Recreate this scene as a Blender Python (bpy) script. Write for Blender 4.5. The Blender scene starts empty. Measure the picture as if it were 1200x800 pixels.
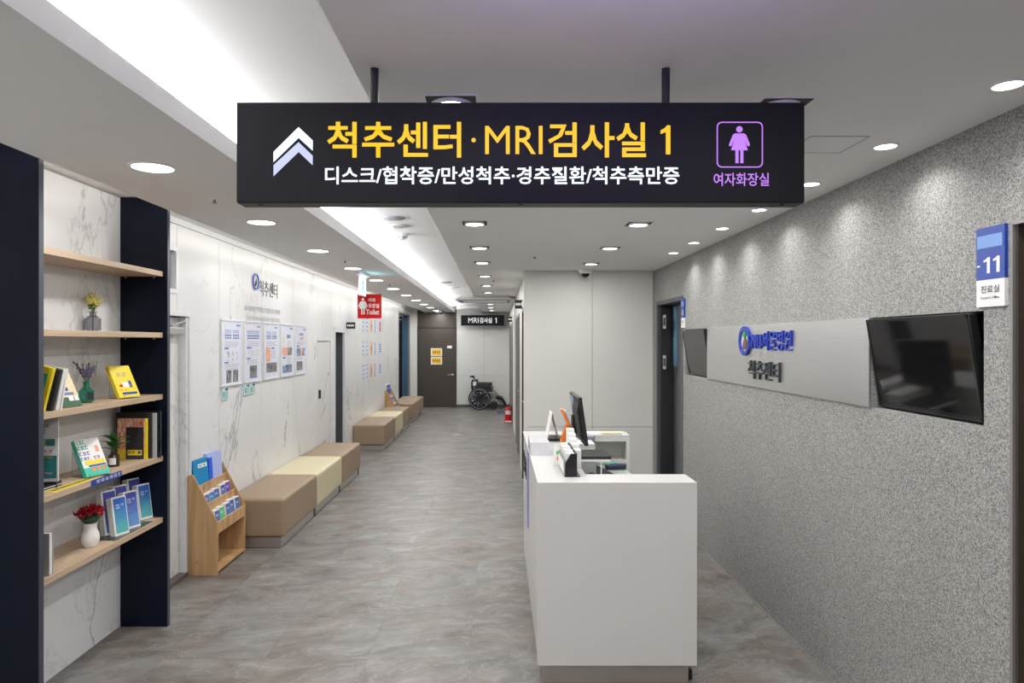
import bpy, bmesh, math, random
from mathutils import Vector, Matrix, Euler

# ------------------------------------------------------------------ camera, world, exposure
SC = bpy.context.scene
C = SC.collection
cam_d = bpy.data.cameras.new('camera'); cam = bpy.data.objects.new('camera', cam_d); C.objects.link(cam)
cam.location = (0, 0, 1.7); cam.rotation_euler = (math.pi/2, 0, 0)
cam_d.lens = 24.0; cam_d.sensor_width = 36.0; cam_d.shift_x = 17/1200; cam_d.clip_start = 0.05
SC.camera = cam
w = bpy.data.worlds.new('world'); SC.world = w; w.use_nodes = True
w.node_tree.nodes['Background'].inputs[0].default_value = (0.5, 0.52, 0.55, 1)
w.node_tree.nodes['Background'].inputs[1].default_value = 0.3
SC.view_settings.view_transform = 'Standard'; SC.view_settings.look = 'None'
SC.view_settings.gamma = 1; SC.view_settings.use_curve_mapping = False
SC.view_settings.exposure = 0.12
W_BIG = 8.8      # round downlights of the left soffit
W_SQ = 5.8       # square downlights
W_SMALL = 1.6    # little wall washers
W_SLOT = 2.3      # slot strip along the marble wall
W_COVE = 15.5    # per metre-ish of cove strip
SC.cycles.use_denoising = True
SC.cycles.max_bounces = 10; SC.cycles.diffuse_bounces = 6; SC.cycles.glossy_bounces = 4
SC.cycles.sample_clamp_indirect = 6.0

PI = math.pi
random.seed(7)
CAMH = 1.7
XL, XR, YB = -2.25, 1.676, 17.66
ZC = 2.455
def wx(px, d): return (px-583)*d/800
def wz(py, d): return 1.7 + (400-py)*d/800

# ------------------------------------------------------------------ materials
MATS = {}
def nt(name):
    m = bpy.data.materials.new(name); m.use_nodes = True
    t = m.node_tree; b = t.nodes['Principled BSDF']
    return m, t, b
def N(t, typ, **kw):
    n = t.nodes.new(typ)
    for k, v in kw.items():
        if k in n.inputs.keys(): n.inputs[k].default_value = v
        else: setattr(n, k, v)
    return n
def ramp(t, fac, stops, interp='LINEAR'):
    r = t.nodes.new('ShaderNodeValToRGB'); r.color_ramp.interpolation = interp
    el = r.color_ramp.elements
    while len(el) < len(stops): el.new(0.5)
    for e, (p, c) in zip(el, stops):
        e.position = p; e.color = (c[0], c[1], c[2], 1) if isinstance(c, (tuple, list)) else (c, c, c, 1)
    t.links.new(fac, r.inputs[0]); return r
def plain(name, col, rough=0.5, metal=0.0, noise=0.04, nscale=30, bump=0.0, bscale=200, spec=0.5, coat=0.0, trans=0.0, ior=1.45):
    if name in MATS: return MATS[name]
    m, t, b = nt(name)
    tc = N(t, 'ShaderNodeTexCoord')
    no = N(t, 'ShaderNodeTexNoise', Scale=nscale, Detail=3.0)
    t.links.new(tc.outputs['Object'], no.inputs['Vector'])
    lo = tuple(max(0, c*(1-noise)) for c in col); hi = tuple(min(1, c*(1+noise)) for c in col)
    r = ramp(t, no.outputs['Fac'], [(0.3, lo), (0.7, hi)])
    t.links.new(r.outputs[0], b.inputs['Base Color'])
    b.inputs['Roughness'].default_value = rough; b.inputs['Metallic'].default_value = metal
    b.inputs['Specular IOR Level'].default_value = spec; b.inputs['Coat Weight'].default_value = coat
    b.inputs['Transmission Weight'].default_value = trans; b.inputs['IOR'].default_value = ior
    if bump:
        n2 = N(t, 'ShaderNodeTexNoise', Scale=bscale, Detail=2.0); t.links.new(tc.outputs['Object'], n2.inputs['Vector'])
        bp = N(t, 'ShaderNodeBump', Strength=bump, Distance=0.002); t.links.new(n2.outputs['Fac'], bp.inputs['Height'])
        t.links.new(bp.outputs[0], b.inputs['Normal'])
    MATS[name] = m; return m
def emit(name, col, strength):
    if name in MATS: return MATS[name]
    m, t, b = nt(name)
    b.inputs['Base Color'].default_value = (*[c*0.08 for c in col], 1)
    b.inputs['Emission Color'].default_value = (*col, 1); b.inputs['Emission Strength'].default_value = strength
    MATS[name] = m; return m

def mat_marble(name, base=(0.74, 0.745, 0.75), seed=0.0, rough=0.32):
    m, t, b = nt(name)
    g = N(t, 'ShaderNodeNewGeometry')
    mp = N(t, 'ShaderNodeMapping'); mp.inputs['Scale'].default_value = (1, 1.0, 0.55); mp.inputs['Location'].default_value = (seed, seed*1.7, seed)
    mp.inputs['Rotation'].default_value = (0.22, 0, 0)
    t.links.new(g.outputs['Position'], mp.inputs['Vector'])
    def vein(scale, width, dist, off):
        n = N(t, 'ShaderNodeTexNoise', Scale=scale, Detail=7.0, Roughness=0.6, Distortion=dist)
        mo = N(t, 'ShaderNodeMapping'); mo.inputs['Location'].default_value = (off, off, off)
        t.links.new(mp.outputs[0], mo.inputs['Vector']); t.links.new(mo.outputs[0], n.inputs['Vector'])
        s = N(t, 'ShaderNodeMath', operation='SUBTRACT'); s.inputs[1].default_value = 0.5; t.links.new(n.outputs['Fac'], s.inputs[0])
        a = N(t, 'ShaderNodeMath', operation='ABSOLUTE'); t.links.new(s.outputs[0], a.inputs[0])
        r = N(t, 'ShaderNodeMapRange'); r.inputs['From Min'].default_value = 0; r.inputs['From Max'].default_value = width
        r.inputs['To Min'].default_value = 1; r.inputs['To Max'].default_value = 0
        t.links.new(a.outputs[0], r.inputs['Value'])
        mk = N(t, 'ShaderNodeTexNoise', Scale=scale*1.2, Detail=2.0); mo2 = N(t, 'ShaderNodeMapping'); mo2.inputs['Location'].default_value = (off*3+5,)*3
        t.links.new(mp.outputs[0], mo2.inputs['Vector']); t.links.new(mo2.outputs[0], mk.inputs['Vector'])
        rm = N(t, 'ShaderNodeMapRange'); rm.inputs['From Min'].default_value = 0.46; rm.inputs['From Max'].default_value = 0.58
        t.links.new(mk.outputs['Fac'], rm.inputs['Value'])
        mu = N(t, 'ShaderNodeMath', operation='MULTIPLY'); t.links.new(r.outputs[0], mu.inputs[0]); t.links.new(rm.outputs[0], mu.inputs[1])
        return mu
    v1 = vein(0.8, 0.008, 0.5, 3.1); v2 = vein(1.7, 0.010, 0.6, 9.3)
    cl = N(t, 'ShaderNodeTexNoise', Scale=1.3, Detail=3.0); t.links.new(mp.outputs[0], cl.inputs['Vector'])
    base_r = ramp(t, cl.outputs['Fac'], [(0.3, tuple(c*0.95 for c in base)), (0.7, base)])
    mx = N(t, 'ShaderNodeMix', data_type='RGBA'); mx.inputs[7].default_value = (0.27, 0.27, 0.28, 1)
    f1 = N(t, 'ShaderNodeMath', operation='MULTIPLY'); f1.inputs[1].default_value = 0.85; t.links.new(v1.outputs[0], f1.inputs[0])
    t.links.new(f1.outputs[0], mx.inputs[0]); t.links.new(base_r.outputs[0], mx.inputs[6])
    mx2 = N(t, 'ShaderNodeMix', data_type='RGBA'); mx2.inputs[7].default_value = (0.42, 0.42, 0.42, 1)
    f2 = N(t, 'ShaderNodeMath', operation='MULTIPLY'); f2.inputs[1].default_value = 0.5; t.links.new(v2.outputs[0], f2.inputs[0])
    t.links.new(f2.outputs[0], mx2.inputs[0]); t.links.new(mx.outputs[2], mx2.inputs[6])
    t.links.new(mx2.outputs[2], b.inputs['Base Color']); b.inputs['Roughness'].default_value = rough
    return m

def mat_floor():
    m, t, b = nt('grey_stone_tile')
    g = N(t, 'ShaderNodeNewGeometry'); oi = N(t, 'ShaderNodeObjectInfo')
    of = N(t, 'ShaderNodeMath', operation='MULTIPLY'); of.inputs[1].default_value = 0.35; t.links.new(oi.outputs['Random'], of.inputs[0])
    cb = N(t, 'ShaderNodeCombineXYZ'); t.links.new(of.outputs[0], cb.inputs[2])
    po = N(t, 'ShaderNodeVectorMath', operation='ADD'); t.links.new(g.outputs['Position'], po.inputs[0]); t.links.new(cb.outputs[0], po.inputs[1])
    mp = N(t, 'ShaderNodeMapping'); mp.inputs['Rotation'].default_value = (0, 0, -0.28)
    t.links.new(po.outputs[0], mp.inputs['Vector'])
    wn = N(t, 'ShaderNodeTexNoise', Scale=1.6, Detail=4.0); t.links.new(mp.outputs[0], wn.inputs['Vector'])
    sc = N(t, 'ShaderNodeVectorMath', operation='SCALE'); sc.inputs['Scale'].default_value = 0.42; t.links.new(wn.outputs['Color'], sc.inputs[0])
    ad = N(t, 'ShaderNodeVectorMath', operation='ADD'); t.links.new(sc.outputs[0], ad.inputs[0]); t.links.new(mp.outputs[0], ad.inputs[1])
    st = N(t, 'ShaderNodeMapping'); st.inputs['Scale'].default_value = (3.0, 6.5, 3.0); t.links.new(ad.outputs[0], st.inputs['Vector'])
    n1 = N(t, 'ShaderNodeTexNoise', Scale=1.0, Detail=12.0, Roughness=0.72, Distortion=0.35); t.links.new(st.outputs[0], n1.inputs['Vector'])
    r1 = ramp(t, n1.outputs['Fac'], [(0.30, (0.092, 0.085, 0.077)), (0.44, (0.150, 0.144, 0.136)), (0.56, (0.200, 0.195, 0.188)), (0.72, (0.30, 0.298, 0.29))])
    n2 = N(t, 'ShaderNodeTexNoise', Scale=2.6, Detail=5.0, Distortion=0.8); t.links.new(ad.outputs[0], n2.inputs['Vector'])
    r2 = ramp(t, n2.outputs['Fac'], [(0.38, (0.92, 0.82, 0.76)), (0.56, (1.0, 1.0, 1.0))])
    mx = N(t, 'ShaderNodeMix', data_type='RGBA', blend_type='MULTIPLY'); mx.inputs[0].default_value = 1.0
    t.links.new(r1.outputs[0], mx.inputs[6]); t.links.new(r2.outputs[0], mx.inputs[7])
    n3 = N(t, 'ShaderNodeTexNoise', Scale=3.2, Detail=7.0, Roughness=0.6, Distortion=0.4); t.links.new(st.outputs[0], n3.inputs['Vector']); n3.inputs['Scale'].default_value = 0.8
    s = N(t, 'ShaderNodeMath', operation='SUBTRACT'); s.inputs[1].default_value = 0.52; t.links.new(n3.outputs['Fac'], s.inputs[0])
    a = N(t, 'ShaderNodeMath', operation='ABSOLUTE'); t.links.new(s.outputs[0], a.inputs[0])
    r = N(t, 'ShaderNodeMapRange'); r.inputs['From Max'].default_value = 0.012; r.inputs['To Min'].default_value = 0.30; r.inputs['To Max'].default_value = 0
    t.links.new(a.outputs[0], r.inputs['Value'])
    mv = N(t, 'ShaderNodeMix', data_type='RGBA'); mv.inputs[7].default_value = (0.44, 0.44, 0.43, 1)
    t.links.new(r.outputs[0], mv.inputs[0]); t.links.new(mx.outputs[2], mv.inputs[6])
    t.links.new(mv.outputs[2], b.inputs['Base Color']); b.inputs['Roughness'].default_value = 0.40
    b.inputs['Specular IOR Level'].default_value = 0.4
    return m

def mat_speckle():
    m, t, b = nt('grey_speckled_wallcovering')
    g = N(t, 'ShaderNodeNewGeometry')
    n1 = N(t, 'ShaderNodeTexNoise', Scale=190.0, Detail=2.0, Roughness=0.6); t.links.new(g.outputs['Position'], n1.inputs['Vector'])
    r1 = ramp(t, n1.outputs['Fac'], [(0.34, (0.11, 0.11, 0.105)), (0.45, (0.235, 0.235, 0.225)), (0.55, (0.34, 0.34, 0.325)), (0.66, (0.47, 0.468, 0.45))])
    n2 = N(t, 'ShaderNodeTexNoise', Scale=2.5, Detail=3.0); t.links.new(g.outputs['Position'], n2.inputs['Vector'])
    r2 = ramp(t, n2.outputs['Fac'], [(0.3, 0.92), (0.7, 1.0)])
    mx = N(t, 'ShaderNodeMix', data_type='RGBA', blend_type='MULTIPLY'); mx.inputs[0].default_value = 1.0
    t.links.new(r1.outputs[0], mx.inputs[6]); t.links.new(r2.outputs[0], mx.inputs[7])
    t.links.new(mx.outputs[2], b.inputs['Base Color']); b.inputs['Roughness'].default_value = 0.6
    bp = N(t, 'ShaderNodeBump', Strength=0.25, Distance=0.001); t.links.new(n1.outputs['Fac'], bp.inputs['Height']); t.links.new(bp.outputs[0], b.inputs['Normal'])
    return m

def mat_wood(name, c1, c2, axis='Y', scale=1.0, knots=False, rough=0.45):
    m, t, b = nt(name)
    tc = N(t, 'ShaderNodeTexCoord'); mp = N(t, 'ShaderNodeMapping')
    s = {'X': (1.2, 18, 18), 'Y': (18, 1.2, 18), 'Z': (18, 18, 1.2)}[axis]
    mp.inputs['Scale'].default_value = tuple(v*scale for v in s); t.links.new(tc.outputs['Object'], mp.inputs['Vector'])
    n = N(t, 'ShaderNodeTexNoise', Scale=1.5, Detail=6.0, Roughness=0.6, Distortion=0.6); t.links.new(mp.outputs[0], n.inputs['Vector'])
    r = ramp(t, n.outputs['Fac'], [(0.3, c1), (0.65, c2)])
    out = r.outputs[0]
    if knots:
        # glued staves with differing tone plus dark knots
        mp2 = N(t, 'ShaderNodeMapping'); mp2.inputs['Scale'].default_value = (16, 16, 1.6); t.links.new(tc.outputs['Object'], mp2.inputs['Vector'])
        v = N(t, 'ShaderNodeTexVoronoi', Scale=1.0); v.distance = 'CHEBYCHEV'; t.links.new(mp2.outputs[0], v.inputs['Vector'])
        rr = ramp(t, v.outputs['Color'], [(0.0, 0.68), (1.0, 1.12)])
        mx = N(t, 'ShaderNodeMix', data_type='RGBA', blend_type='MULTIPLY'); mx.inputs[0].default_value = 1.0
        t.links.new(out, mx.inputs[6]); t.links.new(rr.outputs[0], mx.inputs[7])
        v2 = N(t, 'ShaderNodeTexVoronoi', Scale=9.0); t.links.new(tc.outputs['Object'], v2.inputs['Vector'])
        kr = ramp(t, v2.outputs['Distance'], [(0.08, (0.12, 0.05, 0.02)), (0.14, (1, 1, 1))])
        mx3 = N(t, 'ShaderNodeMix', data_type='RGBA', blend_type='MULTIPLY'); mx3.inputs[0].default_value = 0.8
        t.links.new(mx.outputs[2], mx3.inputs[6]); t.links.new(kr.outputs[0], mx3.inputs[7])
        out = mx3.outputs[2]
    t.links.new(out, b.inputs['Base Color']); b.inputs['Roughness'].default_value = rough
    return m

def mat_gradient(name, c_top, c_bot, z0, z1, rough=0.35):
    m, t, b = nt(name)
    tc = N(t, 'ShaderNodeTexCoord'); sp = N(t, 'ShaderNodeSeparateXYZ'); t.links.new(tc.outputs['Object'], sp.inputs[0])
    mr = N(t, 'ShaderNodeMapRange'); mr.inputs['From Min'].default_value = z0; mr.inputs['From Max'].default_value = z1
    t.links.new(sp.outputs['Z'], mr.inputs['Value'])
    no = N(t, 'ShaderNodeTexNoise', Scale=25.0, Detail=4.0); t.links.new(tc.outputs['Object'], no.inputs['Vector'])
    ad = N(t, 'ShaderNodeMath', operation='ADD'); t.links.new(mr.outputs[0], ad.inputs[0])
    m2 = N(t, 'ShaderNodeMath', operation='MULTIPLY_ADD'); m2.inputs[1].default_value = 0.5; m2.inputs[2].default_value = -0.25
    t.links.new(no.outputs['Fac'], m2.inputs[0]); t.links.new(m2.outputs[0], ad.inputs[1])
    r = ramp(t, ad.outputs[0], [(0.15, c_bot), (0.85, c_top)])
    t.links.new(r.outputs[0], b.inputs['Base Color']); b.inputs['Roughness'].default_value = rough
    return m

def mat_xray(name, lo, hi, scale=9):
    m, t, b = nt(name)
    tc = N(t, 'ShaderNodeTexCoord'); mp = N(t, 'ShaderNodeMapping'); mp.inputs['Scale'].default_value = (2.2, 1, 0.8)
    t.links.new(tc.outputs['Object'], mp.inputs['Vector'])
    no = N(t, 'ShaderNodeTexNoise', Scale=float(scale)*2, Detail=4.0); t.links.new(mp.outputs[0], no.inputs['Vector'])
    r = ramp(t, no.outputs['Fac'], [(0.35, lo), (0.7, hi)])
    t.links.new(r.outputs[0], b.inputs['Base Color']); b.inputs['Roughness'].default_value = 0.4
    return m

def mat_brushed():
    m, t, b = nt('brushed_steel')
    tc = N(t, 'ShaderNodeTexCoord'); mp = N(t, 'ShaderNodeMapping'); mp.inputs['Scale'].default_value = (2, 2, 300)
    t.links.new(tc.outputs['Object'], mp.inputs['Vector'])
    no = N(t, 'ShaderNodeTexNoise', Scale=2.0, Detail=3.0); t.links.new(mp.outputs[0], no.inputs['Vector'])
    r = ramp(t, no.outputs['Fac'], [(0.3, (0.56, 0.56, 0.55)), (0.7, (0.66, 0.66, 0.65))])
    t.links.new(r.outputs[0], b.inputs['Base Color']); b.inputs['Metallic'].default_value = 0.9; b.inputs['Roughness'].default_value = 0.34
    b.inputs['Anisotropic'].default_value = 0.6
    return m

M_CEIL = plain('ceiling_paint', (0.80, 0.795, 0.79), 0.9, noise=0.01, nscale=4, spec=0.1)
M_MARBLE = mat_marble('white_marble_panel')
M_MARBLE2 = mat_marble('veined_marble_door', (0.72, 0.72, 0.71), 4.2)
M_FLOOR = mat_floor()
M_SPECK = mat_speckle()
M_BEIGE = plain('warm_white_wall_panel', (0.68, 0.675, 0.645), 0.45, noise=0.015, nscale=3)
M_JOINT = plain('dark_joint', (0.40, 0.39, 0.37), 0.8)
M_NAVY = plain('navy_laminate', (0.0042, 0.0075, 0.018), 0.34, noise=0.05, nscale=6, spec=0.2)
M_NAVYE = plain('navy_edge_band', (0.045, 0.052, 0.07), 0.35)
M_OAK = mat_wood('light_oak_shelf', (0.42, 0.30, 0.195), (0.54, 0.405, 0.28), 'Y')
M_PINE = mat_wood('pine_board', (0.44, 0.25, 0.11), (0.60, 0.38, 0.19), 'Z', knots=True)
M_BROWN = plain('dark_brown_metal_door', (0.060, 0.047, 0.038), 0.4, noise=0.03)
M_BROWNL = plain('brown_skirting', (0.12, 0.10, 0.09), 0.45)
M_GREYD = plain('dark_grey_door_leaf', (0.085, 0.088, 0.098), 0.45)
M_GREYF = plain('grey_metal_frame', (0.25, 0.24, 0.235), 0.4, metal=0.3)
M_WHITE = plain('white_solid_surface', (0.64, 0.63, 0.62), 0.25, noise=0.01, nscale=3)
M_WPLAST = plain('white_plastic', (0.78, 0.78, 0.78), 0.35)
M_PAPER = plain('white_paper', (0.80, 0.80, 0.79), 0.7)
M_BLACK = plain('black_plastic', (0.012, 0.012, 0.013), 0.35)
M_BLACKM = plain('black_matt', (0.02, 0.02, 0.022), 0.6)
M_GLOSS = plain('black_glass_screen', (0.006, 0.006, 0.007), 0.06, spec=0.6, noise=0.0)
M_SIGN = plain('charcoal_sign_box', (0.012, 0.012, 0.016), 0.5, spec=0.15)
M_SIGNB = plain('sign_underside', (0.014, 0.014, 0.014), 0.5)
M_STEEL = mat_brushed()
M_KICK = plain('satin_steel_plinth', (0.50, 0.46, 0.43), 0.28, metal=0.8, noise=0.06, nscale=5)
M_GREYM = plain('grey_tube_metal', (0.35, 0.35, 0.36), 0.35, metal=0.6)
M_CHROME = plain('chrome', (0.75, 0.75, 0.76), 0.15, metal=1.0)
M_TAN = plain('tan_leatherette', (0.305, 0.222, 0.145), 0.5, noise=0.05, nscale=60, bump=0.25, bscale=350)
M_CREAM = plain('cream_leatherette', (0.62, 0.56, 0.37), 0.5, noise=0.04, nscale=60, bump=0.25, bscale=350)
M_FRAMEW = plain('silver_white_frame', (0.74, 0.76, 0.78), 0.3, metal=0.2)
M_LENS = emit('lit_lamp_lens', (1.0, 0.98, 0.94), 9.0)
M_YEL = emit('lit_yellow_letters', (1.0, 0.56, 0.0), 0.98)
M_LW = emit('lit_white_letters', (0.86, 0.93, 1.0), 1.25)
M_LV = emit('lit_lavender_symbol', (0.60, 0.64, 0.95), 0.9)
M_PINKL = emit('lit_violet_symbol', (0.54, 0.22, 0.90), 0.95)
M_BLUE = plain('royal_blue', (0.015, 0.055, 0.32), 0.3)
M_BLUE3D = plain('blue_acrylic_letters', (0.010, 0.035, 0.36), 0.25)
M_BLUEM = plain('mid_blue_print', (0.10, 0.17, 0.50), 0.5)
M_INK = plain('black_ink', (0.03, 0.03, 0.04), 0.6)
M_INKG = plain('grey_ink', (0.33, 0.34, 0.38), 0.6)
M_DKGREEN = plain('dark_green_print', (0.03, 0.10, 0.05), 0.5)
M_YBOOK = plain('yellow_cover', (0.80, 0.62, 0.02), 0.35)
M_TEAL = plain('teal_cover', (0.05, 0.48, 0.36), 0.4)
M_TEALD = plain('dark_teal_print', (0.03, 0.22, 0.24), 0.5)
M_ORANGE = plain('orange_plastic', (0.85, 0.22, 0.03), 0.4)
M_ORPR = plain('orange_print', (0.80, 0.36, 0.10), 0.5)
M_RED = plain('red_sign', (0.55, 0.012, 0.012), 0.6, spec=0.15)
M_REDG = plain('red_enamel', (0.60, 0.015, 0.012), 0.2)
M_GREEN = emit('lit_green_figure', (0.05, 0.65, 0.35), 0.9)
M_EXIT = emit('lit_exit_panel', (0.82, 1.0, 0.97), 1.2)
M_PURPLE = emit('violet_led_strip', (0.34, 0.30, 0.66), 0.35)
M_CREAMP = plain('cream_cover', (0.72, 0.62, 0.38), 0.5)
M_BOXG = plain('glass_green_top', (0.55, 0.63, 0.55), 0.15)
M_LEAFP = plain('leaf_green', (0.03, 0.14, 0.03), 0.35)
M_STEM = plain('stem_green', (0.10, 0.16, 0.06), 0.6)
M_YFLOW = plain('yellow_blossom', (0.70, 0.60, 0.08), 0.6)
M_LAV = plain('lavender_blossom', (0.13, 0.11, 0.20), 0.7)
M_REDFL = plain('red_petal', (0.36, 0.005, 0.015), 0.5)
M_GGLASS = plain('green_glass', (0.05, 0.42, 0.28), 0.05, trans=0.75, noise=0)
M_SGLASS = plain('smoky_glass', (0.42, 0.42, 0.48), 0.05, trans=0.8, noise=0)
M_AMBER = plain('amber_glass', (0.04, 0.02, 0.015), 0.1, noise=0)
M_ACRYL = plain('clear_acrylic', (0.93, 0.95, 0.95), 0.04, trans=0.97, noise=0)
M_CERAM = plain('white_ceramic', (0.80, 0.80, 0.78), 0.18, noise=0.01)
M_BLUEC = mat_gradient('blue_to_teal_cover', (0.03, 0.13, 0.52), (0.10, 0.42, 0.42), 0.0, 0.2)
M_BLUEC2 = mat_gradient('blue_violet_cover', (0.06, 0.07, 0.36), (0.12, 0.28, 0.56), 0.0, 0.2)
M_GREENC = plain('green_cover', (0.12, 0.50, 0.20), 0.4)
M_TEALF = plain('bright_blue_folder', (0.01, 0.24, 0.52), 0.3)
M_LBLUE = plain('pale_blue_folder', (0.42, 0.50, 0.82), 0.4)
M_XRAY = mat_xray('xray_print', (0.03, 0.03, 0.035), (0.42, 0.42, 0.44))
M_XRAY2 = mat_xray('spine_scan_print', (0.50, 0.50, 0.52), (0.80, 0.78, 0.74))
M_SKIN = mat_xray('warm_figure_print', (0.70, 0.22, 0.10), (0.85, 0.60, 0.45))
M_FOOD = mat_xray('colourful_food_print', (0.55, 0.10, 0.05), (0.90, 0.72, 0.50), 14)
M_BLUEPIC = mat_xray('blue_photo_print', (0.03, 0.06, 0.20), (0.35, 0.55, 0.80))
M_POSTER = plain('poster_paper', (0.68, 0.70, 0.80), 0.3)
M_TILE = plain('dark_grey_wall_tile', (0.085, 0.09, 0.10), 0.3, noise=0.15, nscale=6)
M_BLUEROOM = plain('blue_glass_panel', (0.05, 0.11, 0.17), 0.25)
M_NIGHT = plain('dark_window_glass', (0.01, 0.015, 0.025), 0.1)
M_ALU = plain('aluminium', (0.55, 0.55, 0.55), 0.35, metal=0.9)

# ------------------------------------------------------------------ mesh helpers
def new(): return bmesh.new()
def box(bm, x0, x1, y0, y1, z0, z1, M=None):
    v = [bm.verts.new((x, y, z)) for z in (z0, z1) for y in (y0, y1) for x in (x0, x1)]
    for f in ((0, 2, 3, 1), (4, 5, 7, 6), (0, 1, 5, 4), (2, 6, 7, 3), (0, 4, 6, 2), (1, 3, 7, 5)):
        bm.faces.new([v[i] for i in f])
    if M is not None: bmesh.ops.transform(bm, matrix=M, verts=v)
    return v
def B(*a, M=None):
    bm = new(); box(bm, *a, M=M); return bm
def tube(bm, p0, p1, r, n=10, r2=None):
    p0 = Vector(p0); p1 = Vector(p1); d = p1-p0; L = d.length
    if L < 1e-6: return
    q = d.to_track_quat('Z', 'Y').to_matrix().to_4x4(); q.translation = (p0+p1)/2
    bmesh.ops.create_cone(bm, cap_ends=True, segments=n, radius1=r, radius2=r if r2 is None else r2, depth=L, matrix=q)
def path(bm, pts, r, n=8):
    for a, b in zip(pts[:-1], pts[1:]): tube(bm, a, b, r, n)
    for p in pts[1:-1]:
        bmesh.ops.create_uvsphere(bm, u_segments=n, v_segments=6, radius=r*1.01, matrix=Matrix.Translation(p))
def lathe(bm, prof, n=24, M=None):
    rings = []
    vs = []
    for r, z in prof:
        if r < 1e-6: v = bm.verts.new((0, 0, z)); rings.append([v]); vs.append(v)
        else:
            ring = [bm.verts.new((r*math.cos(2*PI*i/n), r*math.sin(2*PI*i/n), z)) for i in range(n)]
            rings.append(ring); vs += ring
    for a, b in zip(rings[:-1], rings[1:]):
        for i in range(n):
            j = (i+1) % n
            if len(a) == 1 and len(b) == 1: continue
            if len(a) == 1: bm.faces.new((a[0], b[j], b[i]))
            elif len(b) == 1: bm.faces.new((a[i], a[j], b[0]))
            else: bm.faces.new((a[i], a[j], b[j], b[i]))
    if M is not None: bmesh.ops.transform(bm, matrix=M, verts=vs)
    return vs
def prism(bm, pts, a0, a1, axis='Y', M=None):
    """extrude a 2-D outline; axis Y: pts are (x,z); axis X: pts are (y,z); axis Z: (x,y)"""
    def mk(p, a):
        return {'Y': (p[0], a, p[1]), 'X': (a, p[0], p[1]), 'Z': (p[0], p[1], a)}[axis]
    lo = [bm.verts.new(mk(p, a0)) for p in pts]; hi = [bm.verts.new(mk(p, a1)) for p in pts]
    bm.faces.new(lo); bm.faces.new(hi[::-1]); n = len(pts)
    for i in range(n):
        j = (i+1) % n; bm.faces.new((lo[j], lo[i], hi[i], hi[j]))
    if M is not None: bmesh.ops.transform(bm, matrix=M, verts=lo+hi)
def torus(bm, R, r, M=None, n=40, m=8):
    vs = [[bm.verts.new(((R+r*math.cos(2*PI*j/m))*math.cos(2*PI*i/n), (R+r*math.cos(2*PI*j/m))*math.sin(2*PI*i/n), r*math.sin(2*PI*j/m))) for j in range(m)] for i in range(n)]
    for i in range(n):
        for j in range(m):
            bm.faces.new((vs[i][j], vs[(i+1) % n][j], vs[(i+1) % n][(j+1) % m], vs[i][(j+1) % m]))
    if M is not None: bmesh.ops.transform(bm, matrix=M, verts=[v for r_ in vs for v in r_])

def obj(name, bm, mat, parent=None, loc=(0, 0, 0), rot=(0, 0, 0), bevel=0.0, seg=2, kind=None, label=None):
    me = bpy.data.meshes.new(name)
    bmesh.ops.recalc_face_normals(bm, faces=bm.faces)
    for f in bm.faces: f.smooth = True
    for e in bm.edges:
        if len(e.link_faces) == 2 and e.calc_face_angle(0) > 0.6: e.smooth = False
    bm.to_mesh(me); bm.free(); me.materials.append(mat)
    o = bpy.data.objects.new(name, me); C.objects.link(o); o.location = loc; o.rotation_euler = rot
    if parent: o.parent = parent
    if bevel:
        md = o.modifiers.new('bevel', 'BEVEL'); md.width = bevel; md.segments = seg; md.limit_method = 'ANGLE'
    if kind: o['kind'] = kind
    if label: o['label'] = label
    return o
def thing(name, label, cat, loc=(0, 0, 0), rotz=0.0, group=None, rot=None):
    o = bpy.data.objects.new(name, None); C.objects.link(o); o.empty_display_size = 0.05
    o.location = loc; o.rotation_euler = rot if rot else (0, 0, rotz)
    o['label'] = label; o['category'] = cat
    if group: o['group'] = group
    return o
def tag(o, label, cat, group=None):
    o['label'] = label; o['category'] = cat
    if group: o['group'] = group
    return o
def struct(name, bm, mat, parent=None, label=None, cat=None, **k):
    o = obj(name, bm, mat, parent, **k)
    if not parent:
        o['kind'] = 'structure'
        if label: o['label'] = label
        o['category'] = cat or name.split('_')[0]
    return o
def dup(root, loc, rotz=None, label=None, group=None):
    r = root.copy(); C.objects.link(r); r.location = loc
    if rotz is not None: r.rotation_euler = (0, 0, rotz)
    if label: r['label'] = label
    if group: r['group'] = group
    for ch in list(root.children):
        c = ch.copy(); C.objects.link(c); c.parent = r
        for g in ch.children:
            d = g.copy(); C.objects.link(d); d.parent = c
    return r
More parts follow.
